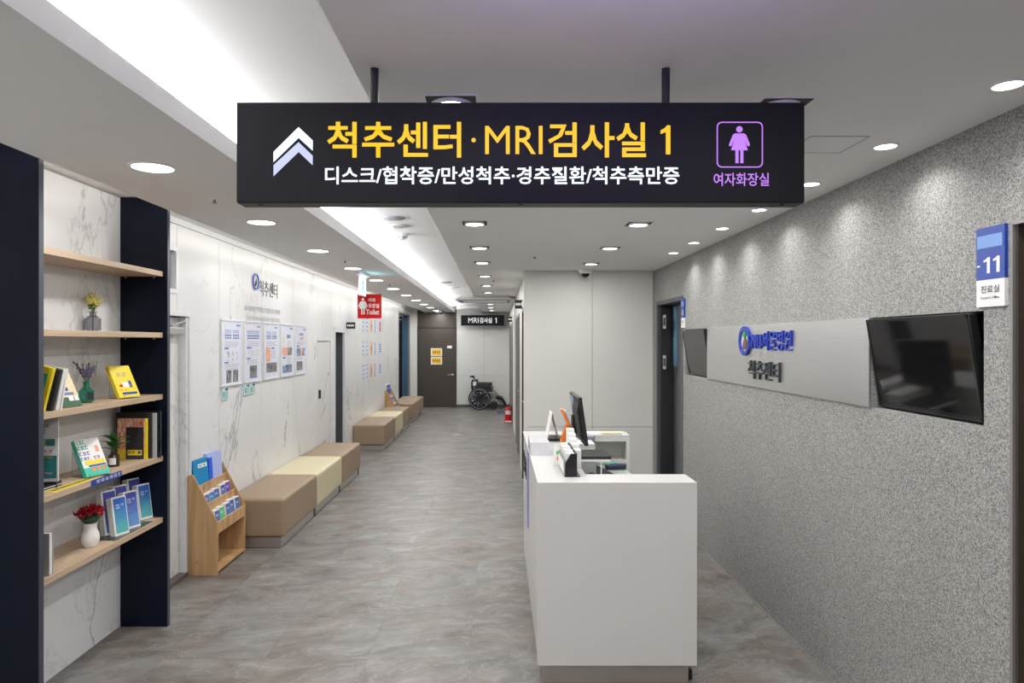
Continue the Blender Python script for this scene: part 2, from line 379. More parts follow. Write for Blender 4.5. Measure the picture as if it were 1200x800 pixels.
def text_bm(s, w, h, cx, cz, y=0.0, bold=0.0, ext=0.0, keep=False):
    """letters in the local XZ plane reading from -Y, fitted in a w x h box centred at (cx, cz)"""
    cu = bpy.data.curves.new('t', 'FONT'); cu.body = s; cu.size = 1.0; cu.offset = bold; cu.resolution_u = 2
    cu.extrude = 0.0; cu.fill_mode = 'FRONT' if ext <= 0 else 'BOTH'
    o = bpy.data.objects.new('t', cu); C.objects.link(o)
    if ext > 0: cu.extrude = 1.0
    dg = bpy.context.evaluated_depsgraph_get(); dg.update()
    me = bpy.data.meshes.new_from_object(o.evaluated_get(dg))
    bpy.data.objects.remove(o); bpy.data.curves.remove(cu)
    bm = new(); bm.from_mesh(me); bpy.data.meshes.remove(me)
    if not bm.verts: return bm
    xs = [v.co.x for v in bm.verts]; ys = [v.co.y for v in bm.verts]
    x0, x1, y0, y1 = min(xs), max(xs), min(ys), max(ys)
    sx = w/(x1-x0) if w else None; sy = h/(y1-y0) if h else None
    sx = sx or sy; sy = sy or sx
    for v in bm.verts:
        X = (v.co.x-(x0+x1)/2)*sx+cx; Z = (v.co.y-(y0+y1)/2)*sy+cz
        Y = y - (v.co.z+1)/2*ext if ext > 0 else y
        v.co = (X, Y, Z)
    bmesh.ops.remove_doubles(bm, verts=bm.verts, dist=1e-6)
    return bm
def one_bm(w, h, cx, cz, y, n=1, gap=0.5):
    bm = new()
    for k in range(n):
        ww = w/(n+(n-1)*gap); x0 = cx-w/2+k*ww*(1+gap); x1 = x0+ww; t_ = ww*0.46
        prism(bm, [(x1-t_, cz-h/2), (x1, cz-h/2), (x1, cz+h/2), (x1-t_*0.75, cz+h/2), (x1-t_*1.3, cz+h*0.40), (x0, cz+h*0.33), (x0, cz+h*0.20), (x1-t_, cz+h*0.27)], y-0.0005, y+0.0005, 'Y')
    return bm
def text(name, s, w, h, cx, cz, mat, parent, y=0.0, bold=0.0, ext=0.0):
    if set(s) == {'1'}: return obj(name, one_bm(w or h*0.33, h, cx, cz, y, len(s)), mat, parent)
    bm = text_bm(s, w, h, cx, cz, y, 0.0 if 'M' in s else min(bold, 0.016), ext)
    if ext <= 0:
        me = bpy.data.meshes.new(name); bm.to_mesh(me); bm.free(); me.materials.append(mat)
        o = bpy.data.objects.new(name, me); C.objects.link(o); o.parent = parent; return o
    return obj(name, bm, mat, parent)
def wall_cells(axis, const, thick, us, zs, holes, bm=None):
    """boxes of a wall plane between cuts, leaving the holes; axis 'X': plane x=const..const+thick, u = y"""
    bm = bm or new()
    us = sorted(set(us + [h[0] for h in holes] + [h[1] for h in holes])); zs = sorted(set(zs + [h[2] for h in holes] + [h[3] for h in holes]))
    for u0, u1 in zip(us[:-1], us[1:]):
        run = None
        for z0, z1 in zip(zs[:-1], zs[1:]):
            um, zm = (u0+u1)/2, (z0+z1)/2
            hole = any(h[0] < um < h[1] and h[2] < zm < h[3] for h in holes)
            if hole:
                if run: emitcell(bm, axis, const, thick, u0, u1, *run); run = None
            else: run = (run[0], z1) if run else (z0, z1)
        if run: emitcell(bm, axis, const, thick, u0, u1, *run)
    return bm
def emitcell(bm, axis, const, thick, u0, u1, z0, z1):
    a, b_ = min(const, const+thick), max(const, const+thick)
    if axis == 'X': box(bm, a, b_, u0, u1, z0, z1)
    else: box(bm, u0, u1, a, b_, z0, z1)

# ================================================================== THE SETTING
FRONT = -3.6
fl_ = struct('floor', B(-3.5, 3.2, FRONT, YB+0.4, -0.1, -0.002), plain('floor_grout', (0.13, 0.12, 0.11), 0.8), label='grey cloudy stone tiles of the corridor floor')
TP = 0.5475; tile_me = None
for i in range(-4, 5):
    for j in range(-2, 33):
        x0 = -0.150+(i-1)*TP; y0 = 3.112+(j-1)*TP-0.0
        if x0 > 1.8 or x0+TP < -2.5 or y0 > YB+0.2: continue
        if tile_me is None:
            o_t = obj('floor_tile', B(0.0006, TP-0.0006, 0.0005, TP-0.0005, -0.010, 0.0), M_FLOOR, fl_, loc=(x0, y0, 0)); tile_me = o_t.data
        else:
            o_t = bpy.data.objects.new('floor_tile', tile_me); C.objects.link(o_t); o_t.parent = fl_; o_t.location = (x0, y0, 0)
for k, (x0, x1, y0, y1) in enumerate(((XL-1.2, XL-0.2, 9.2, 10.4), (XL-1.2, XL-0.2, 15.3, YB+0.2), (-2.5, 2.2, FRONT, 1.47), (1.88, 2.3, 6.1, 7.5))):
    obj('floor_sheet', B(x0, x1, y0, y1, -0.010, 0.0), M_FLOOR, fl_)
# ceiling: main slab, coffer top, left soffit with lip and cove trough, slot along the left wall
bm = new()
box(bm, -0.399, XR+0.2, FRONT, YB+0.05, ZC, 2.66)
box(bm, -1.46, -0.399, FRONT, YB+0.05, 2.62, 2.66)
box(bm, -1.46, -1.10, FRONT, YB+0.05, ZC, ZC+0.015)
box(bm, -1.112, -1.10, FRONT, YB+0.05, ZC+0.015, 2.534)
box(bm, -1.89, -1.46, FRONT, YB+0.05, ZC, 2.66)
box(bm, XL-0.1, -1.89, FRONT, YB+0.05, 2.566, 2.66)
struct('ceiling', bm, M_CEIL, label='white plaster ceiling with a long recessed light cove')

# ---- left wall: backing plus marble panels, with openings
H_DOOR1 = (4.25, 4.965, 0.0, 1.886); H_WIN = (4.30, 4.785, 2.05, 2.345); H_DOOR2 = (8.50, 9.18, 0.0, 1.71)
H_DOOR3 = (9.42, 10.0, 0.0, 1.84); H_DOOR4 = (15.55, 17.45, 0.0, 2.36)
LH = [H_DOOR1, H_WIN, H_DOOR2, H_DOOR3, H_DOOR4]
wl = struct('wall_left', wall_cells('X', XL-0.014, -0.15, [FRONT, YB], [0, 2.6], LH), M_JOINT, label='left wall faced with white veined marble panels')
seams = [FRONT, -2.4, -1.2, 0.0, 1.2, 2.4, 4.12, 4.79, 5.52, 6.5, 7.5, 8.5, 9.2, 10.35, 11.5, 12.6, 13.7, 14.8, 15.55]
g = 0.0025
for a, b_ in zip(seams[:-1], seams[1:]):
    hs = [(max(h[0], a+g), min(h[1], b_-g), h[2], h[3]) for h in LH if h[0] < b_ and h[1] > a]
    bm = wall_cells('X', XL, -0.014, [a+g, b_-g], [0, 2.52 if a > 4 else 2.554], hs)
    obj('marble_panel', bm, M_MARBLE, wl)
obj('top_trim', B(XL-0.014, XL+0.004, 4.12, YB, 2.524, 2.566), M_FRAMEW, wl)
obj('lintel_panel', wall_cells('X', XL, -0.014, [15.552, YB], [0, 2.52], [H_DOOR4]), M_BEIGE, wl)
# window slot of vertical metal slats
win = struct('window_1', B(XL-0.06, XL-0.05, 4.30, 4.785, 2.05, 2.345), M_INKG, label='small slatted window high on the marble wall')
obj('window_frame', wall_cells('X', XL+0.006, -0.06, [4.285, 4.80], [2.035, 2.36], [(4.315, 4.77, 2.065, 2.33)]), M_FRAMEW, win)
for k in range(10):
    obj('slat', B(XL-0.045, XL-0.03, 4.33+k*0.045, 4.36+k*0.045, 2.065, 2.33), M_ALU, win)
# door 1 : concealed marble door with reveal, casing, closer
d1 = struct('door_1', B(XL-0.075, XL-0.055, 4.26, 4.93, 0.03, 1.87), M_MARBLE2, label='recessed marble-faced door beside the shelving')
obj('jamb', B(XL-0.075, XL-0.002, 4.935, 4.962, 0.03, 1.876), M_MARBLE2, d1)
obj('jamb_gap', B(XL-0.078, XL-0.068, 4.90, 4.935, 0.0, 1.87), M_BLACKM, d1)
obj('kick_strip', B(XL-0.078, XL+0.004, 4.26, 4.99, 0.0, 0.03), M_BROWNL, d1)
obj('casing', wall_cells('X', XL+0.010, -0.06, [4.22, 5.0], [0.0, 1.915], [(4.255, 4.966, 0.0, 1.88)]), M_FRAMEW, d1)
cl = obj('door_closer', B(XL-0.055, XL+0.012, 4.60, 4.88, 1.745, 1.80), M_ALU, d1, bevel=0.006)
bm = new(); tube(bm, (XL-0.03, 4.78, 1.815), (XL+0.0, 4.93, 1.845), 0.008); tube(bm, (XL-0.03, 4.78, 1.80), (XL-0.03, 4.78, 1.825), 0.012)
obj('closer_arm', bm, M_ALU, cl)
# door 2 : flush marble access door
d2 = struct('door_2', B(XL-0.02, XL-0.004, 8.515, 9.165, 0.01, 1.695), M_MARBLE2, label='flush marble access door beyond the five posters')
obj('casing', wall_cells('X', XL+0.006, -0.05, [8.485, 9.2], [0.0, 1.73], [(8.505, 9.175, 0.0, 1.705)]), M_FRAMEW, d2)
obj('handle', B(XL-0.004, XL+0.02, 8.60, 8.63, 0.98, 1.09), M_BLACK, d2, bevel=0.004)
# door 3 : opening to the tiled washroom
d3 = struct('door_3', wall_cells('X', XL+0.014, -0.03, [9.36, 10.13], [0.0, 1.90], [(9.43, 9.99, 0.0, 1.83)]), M_FRAMEW, label='open washroom doorway with dark tiles inside')
obj('sliding_edge', B(XL-0.16, XL-0.13, 9.90, 9.93, 0.0, 1.83), M_GREYF, d3)
obj('dark_jamb', B(XL-0.17, XL-0.02, 9.983, 10.0, 0.0, 1.84), M_TILE, d3)
obj('handle', B(XL-0.13, XL-0.115, 9.90, 9.93, 0.82, 0.94), M_BLACK, d3)
wt = struct('wall_washroom', B(-3.4, XL-0.165, 10.32, 10.40, 0, 2.5), M_JOINT, label='dark tiled wall inside the washroom')
for r_ in range(5):
    for c_ in range(4):
        obj('tile', B(-3.38+c_*0.25, -3.38+c_*0.25+0.245, 10.305, 10.32, r_*0.42+0.002, r_*0.42+0.415), M_TILE, wt)
struct('wall_washroom_side', B(-3.45, -3.4, 9.0, 10.4, 0, 2.5), M_TILE, label='side wall inside the washroom')
# door 4 : opening to a blue lit room
d4 = struct('door_4', B(-2.40, -2.29, 17.38, 17.41, 0.0, 2.345), M_BLUEROOM, label='blue glazed partition in the last left doorway')
obj('frame', wall_cells('X', XL+0.006, -0.06, [15.5, 17.48], [0.0, 2.39], [(15.56, 17.44, 0.0, 2.35)]), M_GREYF, d4)
obj('dark_pane', B(-2.95, -2.42, 17.39, 17.40, 0, 2.34), M_NIGHT, d4)
for z in (0.9, 1.25, 1.95): obj('mullion', B(-2.95, -2.50, 17.36, 17.388, z, z+0.03), M_ALU, d4)
struct('wall_far_room', B(-3.4, -3.35, 15.0, 17.9, 0, 2.5), M_BLUEROOM, label='bluish wall of the far side room')
ld = bpy.data.lights.new('blue_room_lamp', 'AREA'); ld.energy = 14; ld.color = (0.55, 0.78, 1.0); ld.size = 0.4
lo = bpy.data.objects.new('blue_room_lamp', ld); C.objects.link(lo); lo.location = (-2.8, 16.4, 2.3); lo['kind'] = 'structure'

struct('baseboard_left', B(XL, XL+0.012, 5.02, 8.47, 0.0, 0.045), M_BROWNL, label='low brown skirting along the marble wall')
struct('baseboard_left_far', B(XL, XL+0.012, 10.15, 15.48, 0.0, 0.045), M_BROWNL, label='low brown skirting along the far marble wall')

# ---- back wall
wb = struct('wall_back', B(XL-0.2, 0.60, YB+0.02, YB+0.15, 0.0, 2.62), M_JOINT, label='end wall of the corridor with warm white panels')
zj = 1.7-40*YB/800
for (a, b_, z0, z1) in ((XL, -2.075, 0.07, zj), (XL, -2.075, zj, 2.566), (-1.06, -0.35, 0.07, zj), (-1.06, -0.35, zj, 2.62), (-0.35, 0.31, 0.07, zj), (-0.35, 0.31, zj, 2.62)):
    obj('wall_panel', B(a+0.003, b_-0.003, YB, YB+0.02, z0+0.003, z1-0.003), M_BEIGE, wb)
obj('header_panel', B(-2.072, -1.063, YB+0.008, YB+0.03, 2.10, 2.62), M_BROWN, wb)
struct('baseboard_back', B(-1.06, 0.31, YB-0.012, YB+0.02, 0, 0.07), M_BROWNL, label='dark skirting under the end wall')
d5 = struct('door_5', B(-2.03, -1.10, YB+0.005, YB+0.045, 0.005, 2.05), M_BROWN, label='dark brown door at the corridor end')
obj('door_frame', wall_cells('Y', YB-0.01, 0.05, [-2.075, -1.06], [0, 2.10], [(-2.035, -1.095, 0, 2.055)]), plain('brown_door_frame', (0.05, 0.04, 0.033), 0.4), d5)
bm = new(); tube(bm, (-1.16, YB+0.0, 0.84), (-1.16, YB-0.05, 0.84), 0.012); tube(bm, (-1.15, YB-0.05, 0.84), (-1.29, YB-0.05, 0.84), 0.011)
lathe(bm, [(0, 0), (0.03, 0), (0.03, 0.012), (0, 0.012)], 16, Matrix.Translation((-1.16, YB+0.004, 0.84)) @ Matrix.Rotation(PI/2, 4, 'X'))
obj('door_handle', bm, M_CHROME, d5)
obj('room_plate', B(wx(524, YB), wx(529.5, YB), YB-0.004, YB+0.006, wz(408, YB), wz(405, YB)), M_PAPER, d5)

# ---- corridor wall on the right beyond the partition, and the partition block
RD = [(7.78, 8.52), (9.55, 10.42), (10.62, 11.48), (13.85, 14.75), (15.2, 16.1), (16.5, 17.3)]
wr = struct('wall_corridor', wall_cells('X', 0.312, 0.12, [7.33, YB], [0, ZC], [(a, b_, 0, 2.07) for a, b_ in RD]), M_BEIGE, label='warm white corridor wall with a row of dark doors')
for k, (a, b_) in enumerate(RD):
    d = struct('door_%d' % (6+k), B(0.345, 0.385, a+0.03, b_-0.03, 0.005, 2.05), M_BROWN if k in (0, 1, 2) else M_GREYF, label=['first', 'second', 'third', 'fourth', 'fifth', 'sixth'][k]+' dark door along the right side of the far corridor')
    obj('door_frame', wall_cells('X', 0.305, 0.08, [a-0.03, b_+0.03], [0, 2.10], [(a+0.03, b_-0.03, 0, 2.055)]), M_GREYF if k != 0 else M_BROWN, d)
    bm = new(); tube(bm, (0.34, a+0.1, 1.0), (0.30, a+0.1, 1.0), 0.01); tube(bm, (0.30, a+0.09, 1.0), (0.30, a+0.22, 1.0), 0.009)
    obj('door_handle', bm, M_CHROME, d)
wm = struct('wall_partition', B(0.325, XR+0.15, 7.325, 7.44, 0, ZC), M_JOINT, label='warm white panelled wall behind the reception desk')
zj2 = 0.786; xs = [0.285, 1.014, XR-0.012]
for a, b_ in zip(xs[:-1], xs[1:]):
    for z0, z1 in ((0.05, zj2), (zj2, ZC)):
        obj('wall_panel', B(a+0.0025, b_-0.0025, 7.31, 7.328, z0+0.0025, z1-0.0025), M_BEIGE, wm)
obj('corner_trim', B(XR-0.012, XR-0.002, 7.305, 7.325, 0, ZC), plain('tan_metal_trim', (0.45, 0.41, 0.34), 0.4), wm)
obj('corner_cover', B(0.283, 0.315, 7.308, 7.40, 0.0, ZC), M_BEIGE, wm)
struct('baseboard_partition', B(0.285, XR, 7.30, 7.325, 0, 0.05), M_BROWNL, label='skirting behind the reception desk')

# ---- right wall with TV niches and two doors
N1 = (2.352, 3.056, 1.405, 1.806); N2 = (5.425, 6.10, 1.405, 1.806)
HB = (6.20, 7.15, 0.0, 2.09); HA = (1.22, 2.222, 0.0, 2.083)
struct('wall_right', wall_cells('X', XR, 0.16, [FRONT, 7.45], [0, ZC], [N1, N2, HB, HA]), M_SPECK, label='grey speckled right wall with two screen niches')
struct('trim_1', B(XR+0.155, XR+0.17, 2.2, 6.15, 1.3, 1.9), M_BLACKM, label='dark backs of the two screen niches')
struct('baseboard_right', B(XR-0.006, XR+0.01, 2.26, 6.16, 0.0, 0.012), M_ALU, label='thin pale metal strip at the foot of the right wall')
dA = struct('door_12', B(XR+0.05, XR+0.09, 1.25, 2.204, 0.005, 2.06), M_BROWN, label='dark brown door cut by the right edge of the frame')
obj('door_frame', wall_cells('X', XR-0.004, 0.158, [1.19, 2.228], [0, 2.092], [(1.245, 2.216, 0, 2.078)]), M_GREYF, dA)
obj('door_jamb', B(XR+0.006, XR+0.15, 2.205, 2.216, 0, 2.078), M_BROWN, dA)
dB = struct('door_13', wall_cells('X', XR-0.006, 0.16, [6.165, 7.19], [0, 2.115], [(6.225, 7.13, 0, 2.075)]), M_GREYD, label='grey framed doorway in the corner behind the desk')
obj('door_leaf', B(XR+0.12, XR+0.16, 6.25, 6.82, 0.01, 2.06), M_GREYD, dB)
obj('door_edge', B(XR+0.02, XR+0.12, 7.08, 7.12, 0.01, 2.06), plain('black_door_edge', (0.03, 0.031, 0.035), 0.4), dB)
obj('bright_gap', B(XR+0.12, XR+0.13, 6.84, 6.97, 1.45, 2.05), plain('blue_room_glimpse', (0.10, 0.25, 0.36), 0.3), dB)
for z in (1.83, 1.42):
    hp = obj('hinge_plate', B(XR+0.015, XR+0.021, 6.86, 6.98, z, z+0.14), M_CHROME, dB)
    obj('hinge_slot', B(XR+0.010, XR+0.016, 6.895, 6.945, z+0.03, z+0.11), M_BLACK, hp)
struct('wall_corner_room', B(XR+0.16, XR+0.2, 6.15, 7.45, 0, 2.5), M_GREYD, label='dark room beyond the corner doorway')
struct('wall_front', B(XL-0.2, XR+0.2, FRONT-0.1, FRONT, 0, 2.62), M_BEIGE, label='wall behind the camera')

# ================================================================== CEILING FIXTURES
def area(name, parent, loc, size, energy, shape='DISK', rot=(0, 0, 0), col=(1, 0.985, 0.965), sy=None, spread=None):
    key = 'L_%s_%s' % (name, energy)
    ld = bpy.data.lights.get(key)
    if not ld:
        ld = bpy.data.lights.new(key, 'AREA'); ld.shape = shape; ld.size = size; ld.energy = energy; ld.color = col
        if sy: ld.size_y = sy
        if spread: ld.spread = spread
    o = bpy.data.objects.new(name, ld); C.objects.link(o); o.location = loc; o.rotation_euler = rot
    if parent: o.parent = parent
    return o
ORD = ['nearest', 'second', 'third', 'fourth', 'fifth', 'sixth', 'seventh', 'eighth', 'ninth', 'tenth', 'eleventh', 'twelfth', 'thirteenth']
def downlight(loc, r, energy, lamp, label, group, spread=None):
    t = thing('round_downlight', label, 'ceiling light', loc, 0, group)
    bm = new(); lathe(bm, [(r*1.02, -0.001), (r*1.02, -0.007), (r*1.16, -0.005), (r*1.2, 0.0)], 32); obj('trim_ring', bm, M_WPLAST, t)
    bm = new(); lathe(bm, [(0, -0.004), (r*1.02, -0.004)], 32); obj('lens', bm, M_LENS, t)
    area(lamp, t, (0, 0, -0.009), r*1.9, energy, spread=spread)
    return t
Ls = [2.95+1.36*k for k in range(11)]+[17.3]
t0 = downlight((-1.49, Ls[0], ZC), 0.082, W_BIG, 'soffit_lamp', 'nearest large round downlight in the left ceiling row, above the shelving', 'round downlights along the left soffit')
for k, y in enumerate(Ls[1:]):
    dup(t0, (-1.49, y, ZC), label='%s large round downlight from the camera in the row over the benches' % ORD[k+1])
for y, l in ((1.59, 'out of view beside the camera'), (0.23, 'just behind the camera'), (-1.2, 'well behind the camera'), (-2.5, 'by the wall behind the camera')): dup(t0, (-1.49, y, ZC), label='unseen large round downlight added to the left row, '+l)  # unseen downlights added to brighten the near ceiling
s0 = downlight((1.495, 2.63, ZC), 0.038, W_SMALL, 'washer_lamp', 'nearest small round downlight beside the speckled wall', 'small round downlights along the speckled wall', spread=math.radians(130))
for k, y in enumerate([3.26, 3.90, 4.54, 5.2, 5.80]):
    dup(s0, (1.495, y, ZC), label='%s small round downlight from the camera beside the speckled wall' % ORD[k+1])
dup(s0, (1.495, 2.0, ZC), label='small round downlight just out of view beside the near brown door')
def square_light(loc, label, group):
    t = thing('square_downlight', label, 'ceiling light', loc, 0, group)
    s = 0.078
    obj('rim', wall_cells_z(s+0.008, s, -0.003, 0.0), M_WPLAST, t)
    obj('dark_well', B(-s, s, -s, s, -0.002, 0.0), M_BLACKM, t)
    bm = new(); lathe(bm, [(0.054, -0.002), (0.056, -0.012), (0.064, -0.012), (0.066, -0.002)], 28); obj('gimbal_ring', bm, M_WPLAST, t)
    bm = new(); lathe(bm, [(0, -0.010), (0.055, -0.010)], 28); obj('lens', bm, M_LENS, t)
    area('square_lamp', t, (0, 0, -0.014), 0.10, W_SQ)
    return t
def wall_cells_z(o_, i_, z0, z1):
    bm = new(); box(bm, -o_, o_, -o_, -i_, z0, z1); box(bm, -o_, o_, i_, o_, z0, z1); box(bm, -o_, -i_, -i_, i_, z0, z1); box(bm, i_, o_, -i_, i_, z0, z1); return bm
R1 = [2.17, 3.26, 4.35, 5.47, 6.5, 7.85, 9.2, 10.5, 12.3, 13.7, 15.1, 16.5]
q0 = square_light((-0.145, R1[0], ZC), 'square recessed downlight just above the lit direction sign, left of centre', 'square downlights down the middle of the corridor')
for k, y in enumerate(R1[1:]):
    dup(q0, (-0.145, y, ZC), label='%s square downlight from the camera in the row down the middle of the corridor' % ORD[k+1])
for k, y in enumerate([2.19, 3.28, 4.38, 5.49, 6.6]):
    dup(q0, (0.905, y, ZC), label=['square downlight touching the top right corner of the lit direction sign', 'square downlight above the desk hidden by the lit sign', 'nearest square downlight over the desk below the lit sign', 'middle square downlight over the reception desk', 'square downlight next to the dome camera over the desk'][k], group='square downlights over the reception desk')
for x, l in ((-0.145, 'left'), (0.905, 'right')):
    for y, q in ((0.9, 'just over'), (-0.3, 'behind'), (-1.5, 'well behind'), (-2.7, 'farthest behind')): dup(q0, (x, y, ZC), label='added unseen %s square downlight %s the camera, out of view' % (l, q))  # extra squares outside the view, added for more bounce onto the near ceiling
vs_ = thing('violet_tint_box', 'unseen violet lamp box added above the view to tint the ceiling', 'sign', (0.25, 1.10, 2.345))  # unseen lamp box added to put a violet tint on the ceiling
obj('box', B(-0.4, 0.4, -0.03, 0.02, -0.03, 0.03), M_SIGN, vs_); obj('lit_top', B(-0.38, 0.38, 0.02, 0.023, -0.02, 0.02), M_PURPLE, vs_)
area('violet_lamp', vs_, (0, 0.03, 0.03), 0.7, 2.4, 'RECTANGLE', rot=(PI-1.05, 0, 0), col=(0.50, 0.36, 1.0), sy=0.04)
# cove lighting
cv = thing('cove_light', 'long white light strip glowing inside the ceiling cove', 'cove light', (-1.20, 0, 2.527))
for k in range(14):
    y0 = FRONT+0.1+k*1.5
    obj('led_strip', B(-0.012, 0.012, y0, y0+1.48, -0.018, -0.008), M_FRAMEW, cv)
    area('cove_lamp', cv, (0.0, y0+0.74, 0.0), 0.03, W_COVE, 'RECTANGLE', rot=(0, math.radians(180+26), 0), col=(0.97, 0.98, 1.0), sy=1.46)
sl = thing('slot_light', 'warm light strip hidden in the ceiling slot along the marble wall', 'cove light', (-1.93, 0, 2.53))
for k in range(13):
    y0 = -0.5+k*1.3
    obj('led_strip', B(-0.01, 0.01, y0, y0+1.28, 0.005, 0.015), M_FRAMEW, sl)
    area('slot_lamp', sl, (0, y0+0.64, 0.0), 0.025, W_SLOT, 'RECTANGLE', rot=(0, math.radians(105), 0), col=(1, 0.955, 0.90), sy=1.26)
# small ceiling devices
def sprinkler(loc, label):
    t = thing('sprinkler', label, 'sprinkler', loc, 0, 'ceiling sprinklers')
    bm = new(); lathe(bm, [(0, -0.004), (0.036, -0.004), (0.04, 0)], 20); obj('escutcheon', bm, M_WPLAST, t)
    bm = new(); lathe(bm, [(0, -0.022), (0.013, -0.022), (0.013, -0.018), (0.006, -0.016), (0.006, -0.004)], 12); obj('head', bm, M_GREYF, t)
    return t
p0 = sprinkler((-1.50, 3.62, ZC), 'nearest sprinkler head in the left soffit, right of the shelving')
for y, l in ((6.36, 'second sprinkler head in the left soffit between downlights'), (9.0, 'third sprinkler head in the left soffit beyond the exit sign'), (11.8, 'farthest visible sprinkler head in the left soffit')): dup(p0, (-1.42, y, ZC), label=l)
dup(p0, (0.33, 6.05, ZC), label='sprinkler head in the main ceiling before the white partition')
dup(p0, (-0.05, 8.4, ZC), label='sprinkler head between square downlights of the middle row')
def disc(name, loc, r, label, cat, mat):
    t = thing(name, label, cat, loc)
    bm = new(); lathe(bm, [(0, -0.012), (r*0.8, -0.012), (r, -0.005), (r, 0)], 28); obj('cover', bm, mat, t)
    bm = new(); lathe(bm, [(r*0.4, -0.013), (r*0.42, -0.015), (r*0.44, -0.013)], 28); obj('ring', bm, M_INKG, t)
    return t
disc('ceiling_speaker', (wx(461, 5.08), 5.08, 2.62), 0.085, 'round grey ceiling speaker nearest the lit sign in the cove', 'speaker', plain('grey_grille', (0.45, 0.46, 0.50), 0.6))
disc('vent_disc', (wx(466.5, 5.42), 5.42, 2.62), 0.085, 'round flat white vent between speaker and smoke detector', 'vent', M_WPLAST)
sd = thing('smoke_detector', 'white domed smoke detector in the light cove', 'smoke detector', (wx(471, 5.85), 5.85, 2.62))
bm = new(); lathe(bm, [(0, -0.05), (0.025, -0.048), (0.04, -0.03), (0.052, -0.015), (0.055, 0)], 24); obj('body', bm, M_WPLAST, sd)
for k in range(6):
    a = k*PI/3; obj('sensor_slot', B(-0.007, 0.007, -0.002, 0.002, -0.004, 0.004, M=Matrix.Translation((0.042*math.cos(a), 0.042*math.sin(a), -0.030)) @ Matrix.Rotation(a+PI/2, 4, 'Z')), M_BLACK, sd)
disc('ceiling_speaker', (wx(522, 10.6), 10.6, 2.62), 0.10, 'round grey ceiling speaker in the far part of the cove', 'speaker', plain('grey_grille', (0.45, 0.46, 0.50), 0.6))
disc('vent_disc', (wx(531, 11.6), 11.6, 2.62), 0.10, 'round white vent in the far part of the cove', 'vent', M_WPLAST)
ac = thing('ceiling_air_conditioner', 'square white ceiling air conditioner hanging before the far sign', 'air conditioner', (-0.22, 11.9, 0))
bm = new(); prism(bm, [(-0.40, 2.452), (0.40, 2.452), (0.50, 2.415), (0.49, 2.40), (-0.49, 2.40), (-0.50, 2.415)], -0.45, 0.45, 'Y'); obj('body', bm, M_WPLAST, ac, bevel=0.006)
for (a, b_, c_, d_) in ((-0.36, 0.36, -0.42, -0.36), (-0.36, 0.36, 0.36, 0.42), (-0.44, -0.38, -0.34, 0.34), (0.38, 0.44, -0.34, 0.34)):
    obj('louvre', B(a, b_, c_, d_, 2.392, 2.401), M_INKG, ac)
obj('grille', B(-0.30, 0.30, -0.28, 0.28, 2.394, 2.401), M_FRAMEW, ac)
def dome_cam(loc, label, mat):
    t = thing('dome_camera', label, 'security camera', loc)
    bm = new(); lathe(bm, [(0, -0.045), (0.05, -0.045), (0.068, -0.03), (0.072, 0)], 28); obj('housing', bm, mat, t)
    bm = new(); lathe(bm, [(0, -0.085), (0.02, -0.083), (0.038, -0.068), (0.045, -0.045)], 24); obj('dome', bm, M_GLOSS, t)
    return t
dome_cam((wx(686, 7.15), 7.15, ZC), 'white dome camera on the ceiling before the white partition', M_WPLAST)
dome_cam((wx(517, 16.8), 16.8, ZC), 'grey dome camera at the far end above the brown door', M_GREYF)
ah = thing('access_hatch', 'thin outlined access hatch in the ceiling right of the lit sign', 'hatch', (wx(962, 2.62)+0.02, 2.62, ZC))
obj('frame', wall_cells_z(0.11, 0.107, -0.002, 0), M_INKG, ah); obj('lid', B(-0.105, 0.105, -0.105, 0.105, -0.0015, 0), M_CEIL, ah)

# ================================================================== SIGNS
def sign_px(parent_thing_scale): pass
S = 1.86/800
def SX(px): return (px-610)*S
def SZ(py): return (178.5-py)*S          # local z, centre of the face
sg = thing('direction_sign', 'long charcoal hanging sign with lit yellow and white lettering', 'sign', (wx(610, 1.86), 1.86, wz(178.5, 1.86)))
w2 = 333*S; h2 = 58.7*S
obj('box', B(-w2, w2, 0, 0.062, -h2, h2), M_SIGN, sg, bevel=0.002)
obj('bottom_plate', B(-w2+0.003, w2-0.003, 0.003, 0.059, -h2-0.002, -h2), M_SIGNB, sg)
for x in (436.5, 783.5):
    bm = new(); tube(bm, (SX(x), 0.031, h2), (SX(x), 0.031, ZC-wz(178.5, 1.86)), 0.0115, 16); obj('hanging_rod', bm, M_BLACKM, sg)
for x in (303, 610, 920):
    bm = new(); lathe(bm, [(0, -0.004), (0.006, -0.003), (0.006, 0)], 10, Matrix.Translation((SX(x), 0.02, -h2-0.002))); obj('screw', bm, M_BLACK, sg)
for x in (320, 326, 332, 605, 880): obj('top_screw', B(SX(x)-0.004, SX(x)+0.004, 0.02, 0.03, h2, h2+0.004), M_BLACK, sg)
def st(s, x0, x1, y0, y1, mat, bold=0.0, name='lettering'):
    text(name, s, (x1-x0)*S, (y1-y0)*S, SX((x0+x1)/2), SZ((y0+y1)/2), mat, sg, y=-0.0012, bold=bold)
st('척추센터', 383.5, 540.5, 142.7, 184.7, M_YEL, 0.022)
st('·', 552.3, 557.7, 161.5, 167, M_YEL)
st('MRI', 568.5, 635.8, 147.6, 180.6, M_YEL, 0.012)
st('검사실', 642.3, 757, 143.4, 184.6, M_YEL, 0.022)
st('1', 774, 785.5, 147, 180.9, M_YEL, 0.012)
st('디스크/협착증/만성척추·경추질환/척추측만증', 381, 796, 195, 216, M_LW, 0.018)
def poly(parent, pts, mat, name, y=-0.0012, d=0.001):
    bm = new(); prism(bm, [(SX(a), SZ(b_)) for a, b_ in pts], y, y+d, 'Y'); return obj(name, bm, mat, parent)
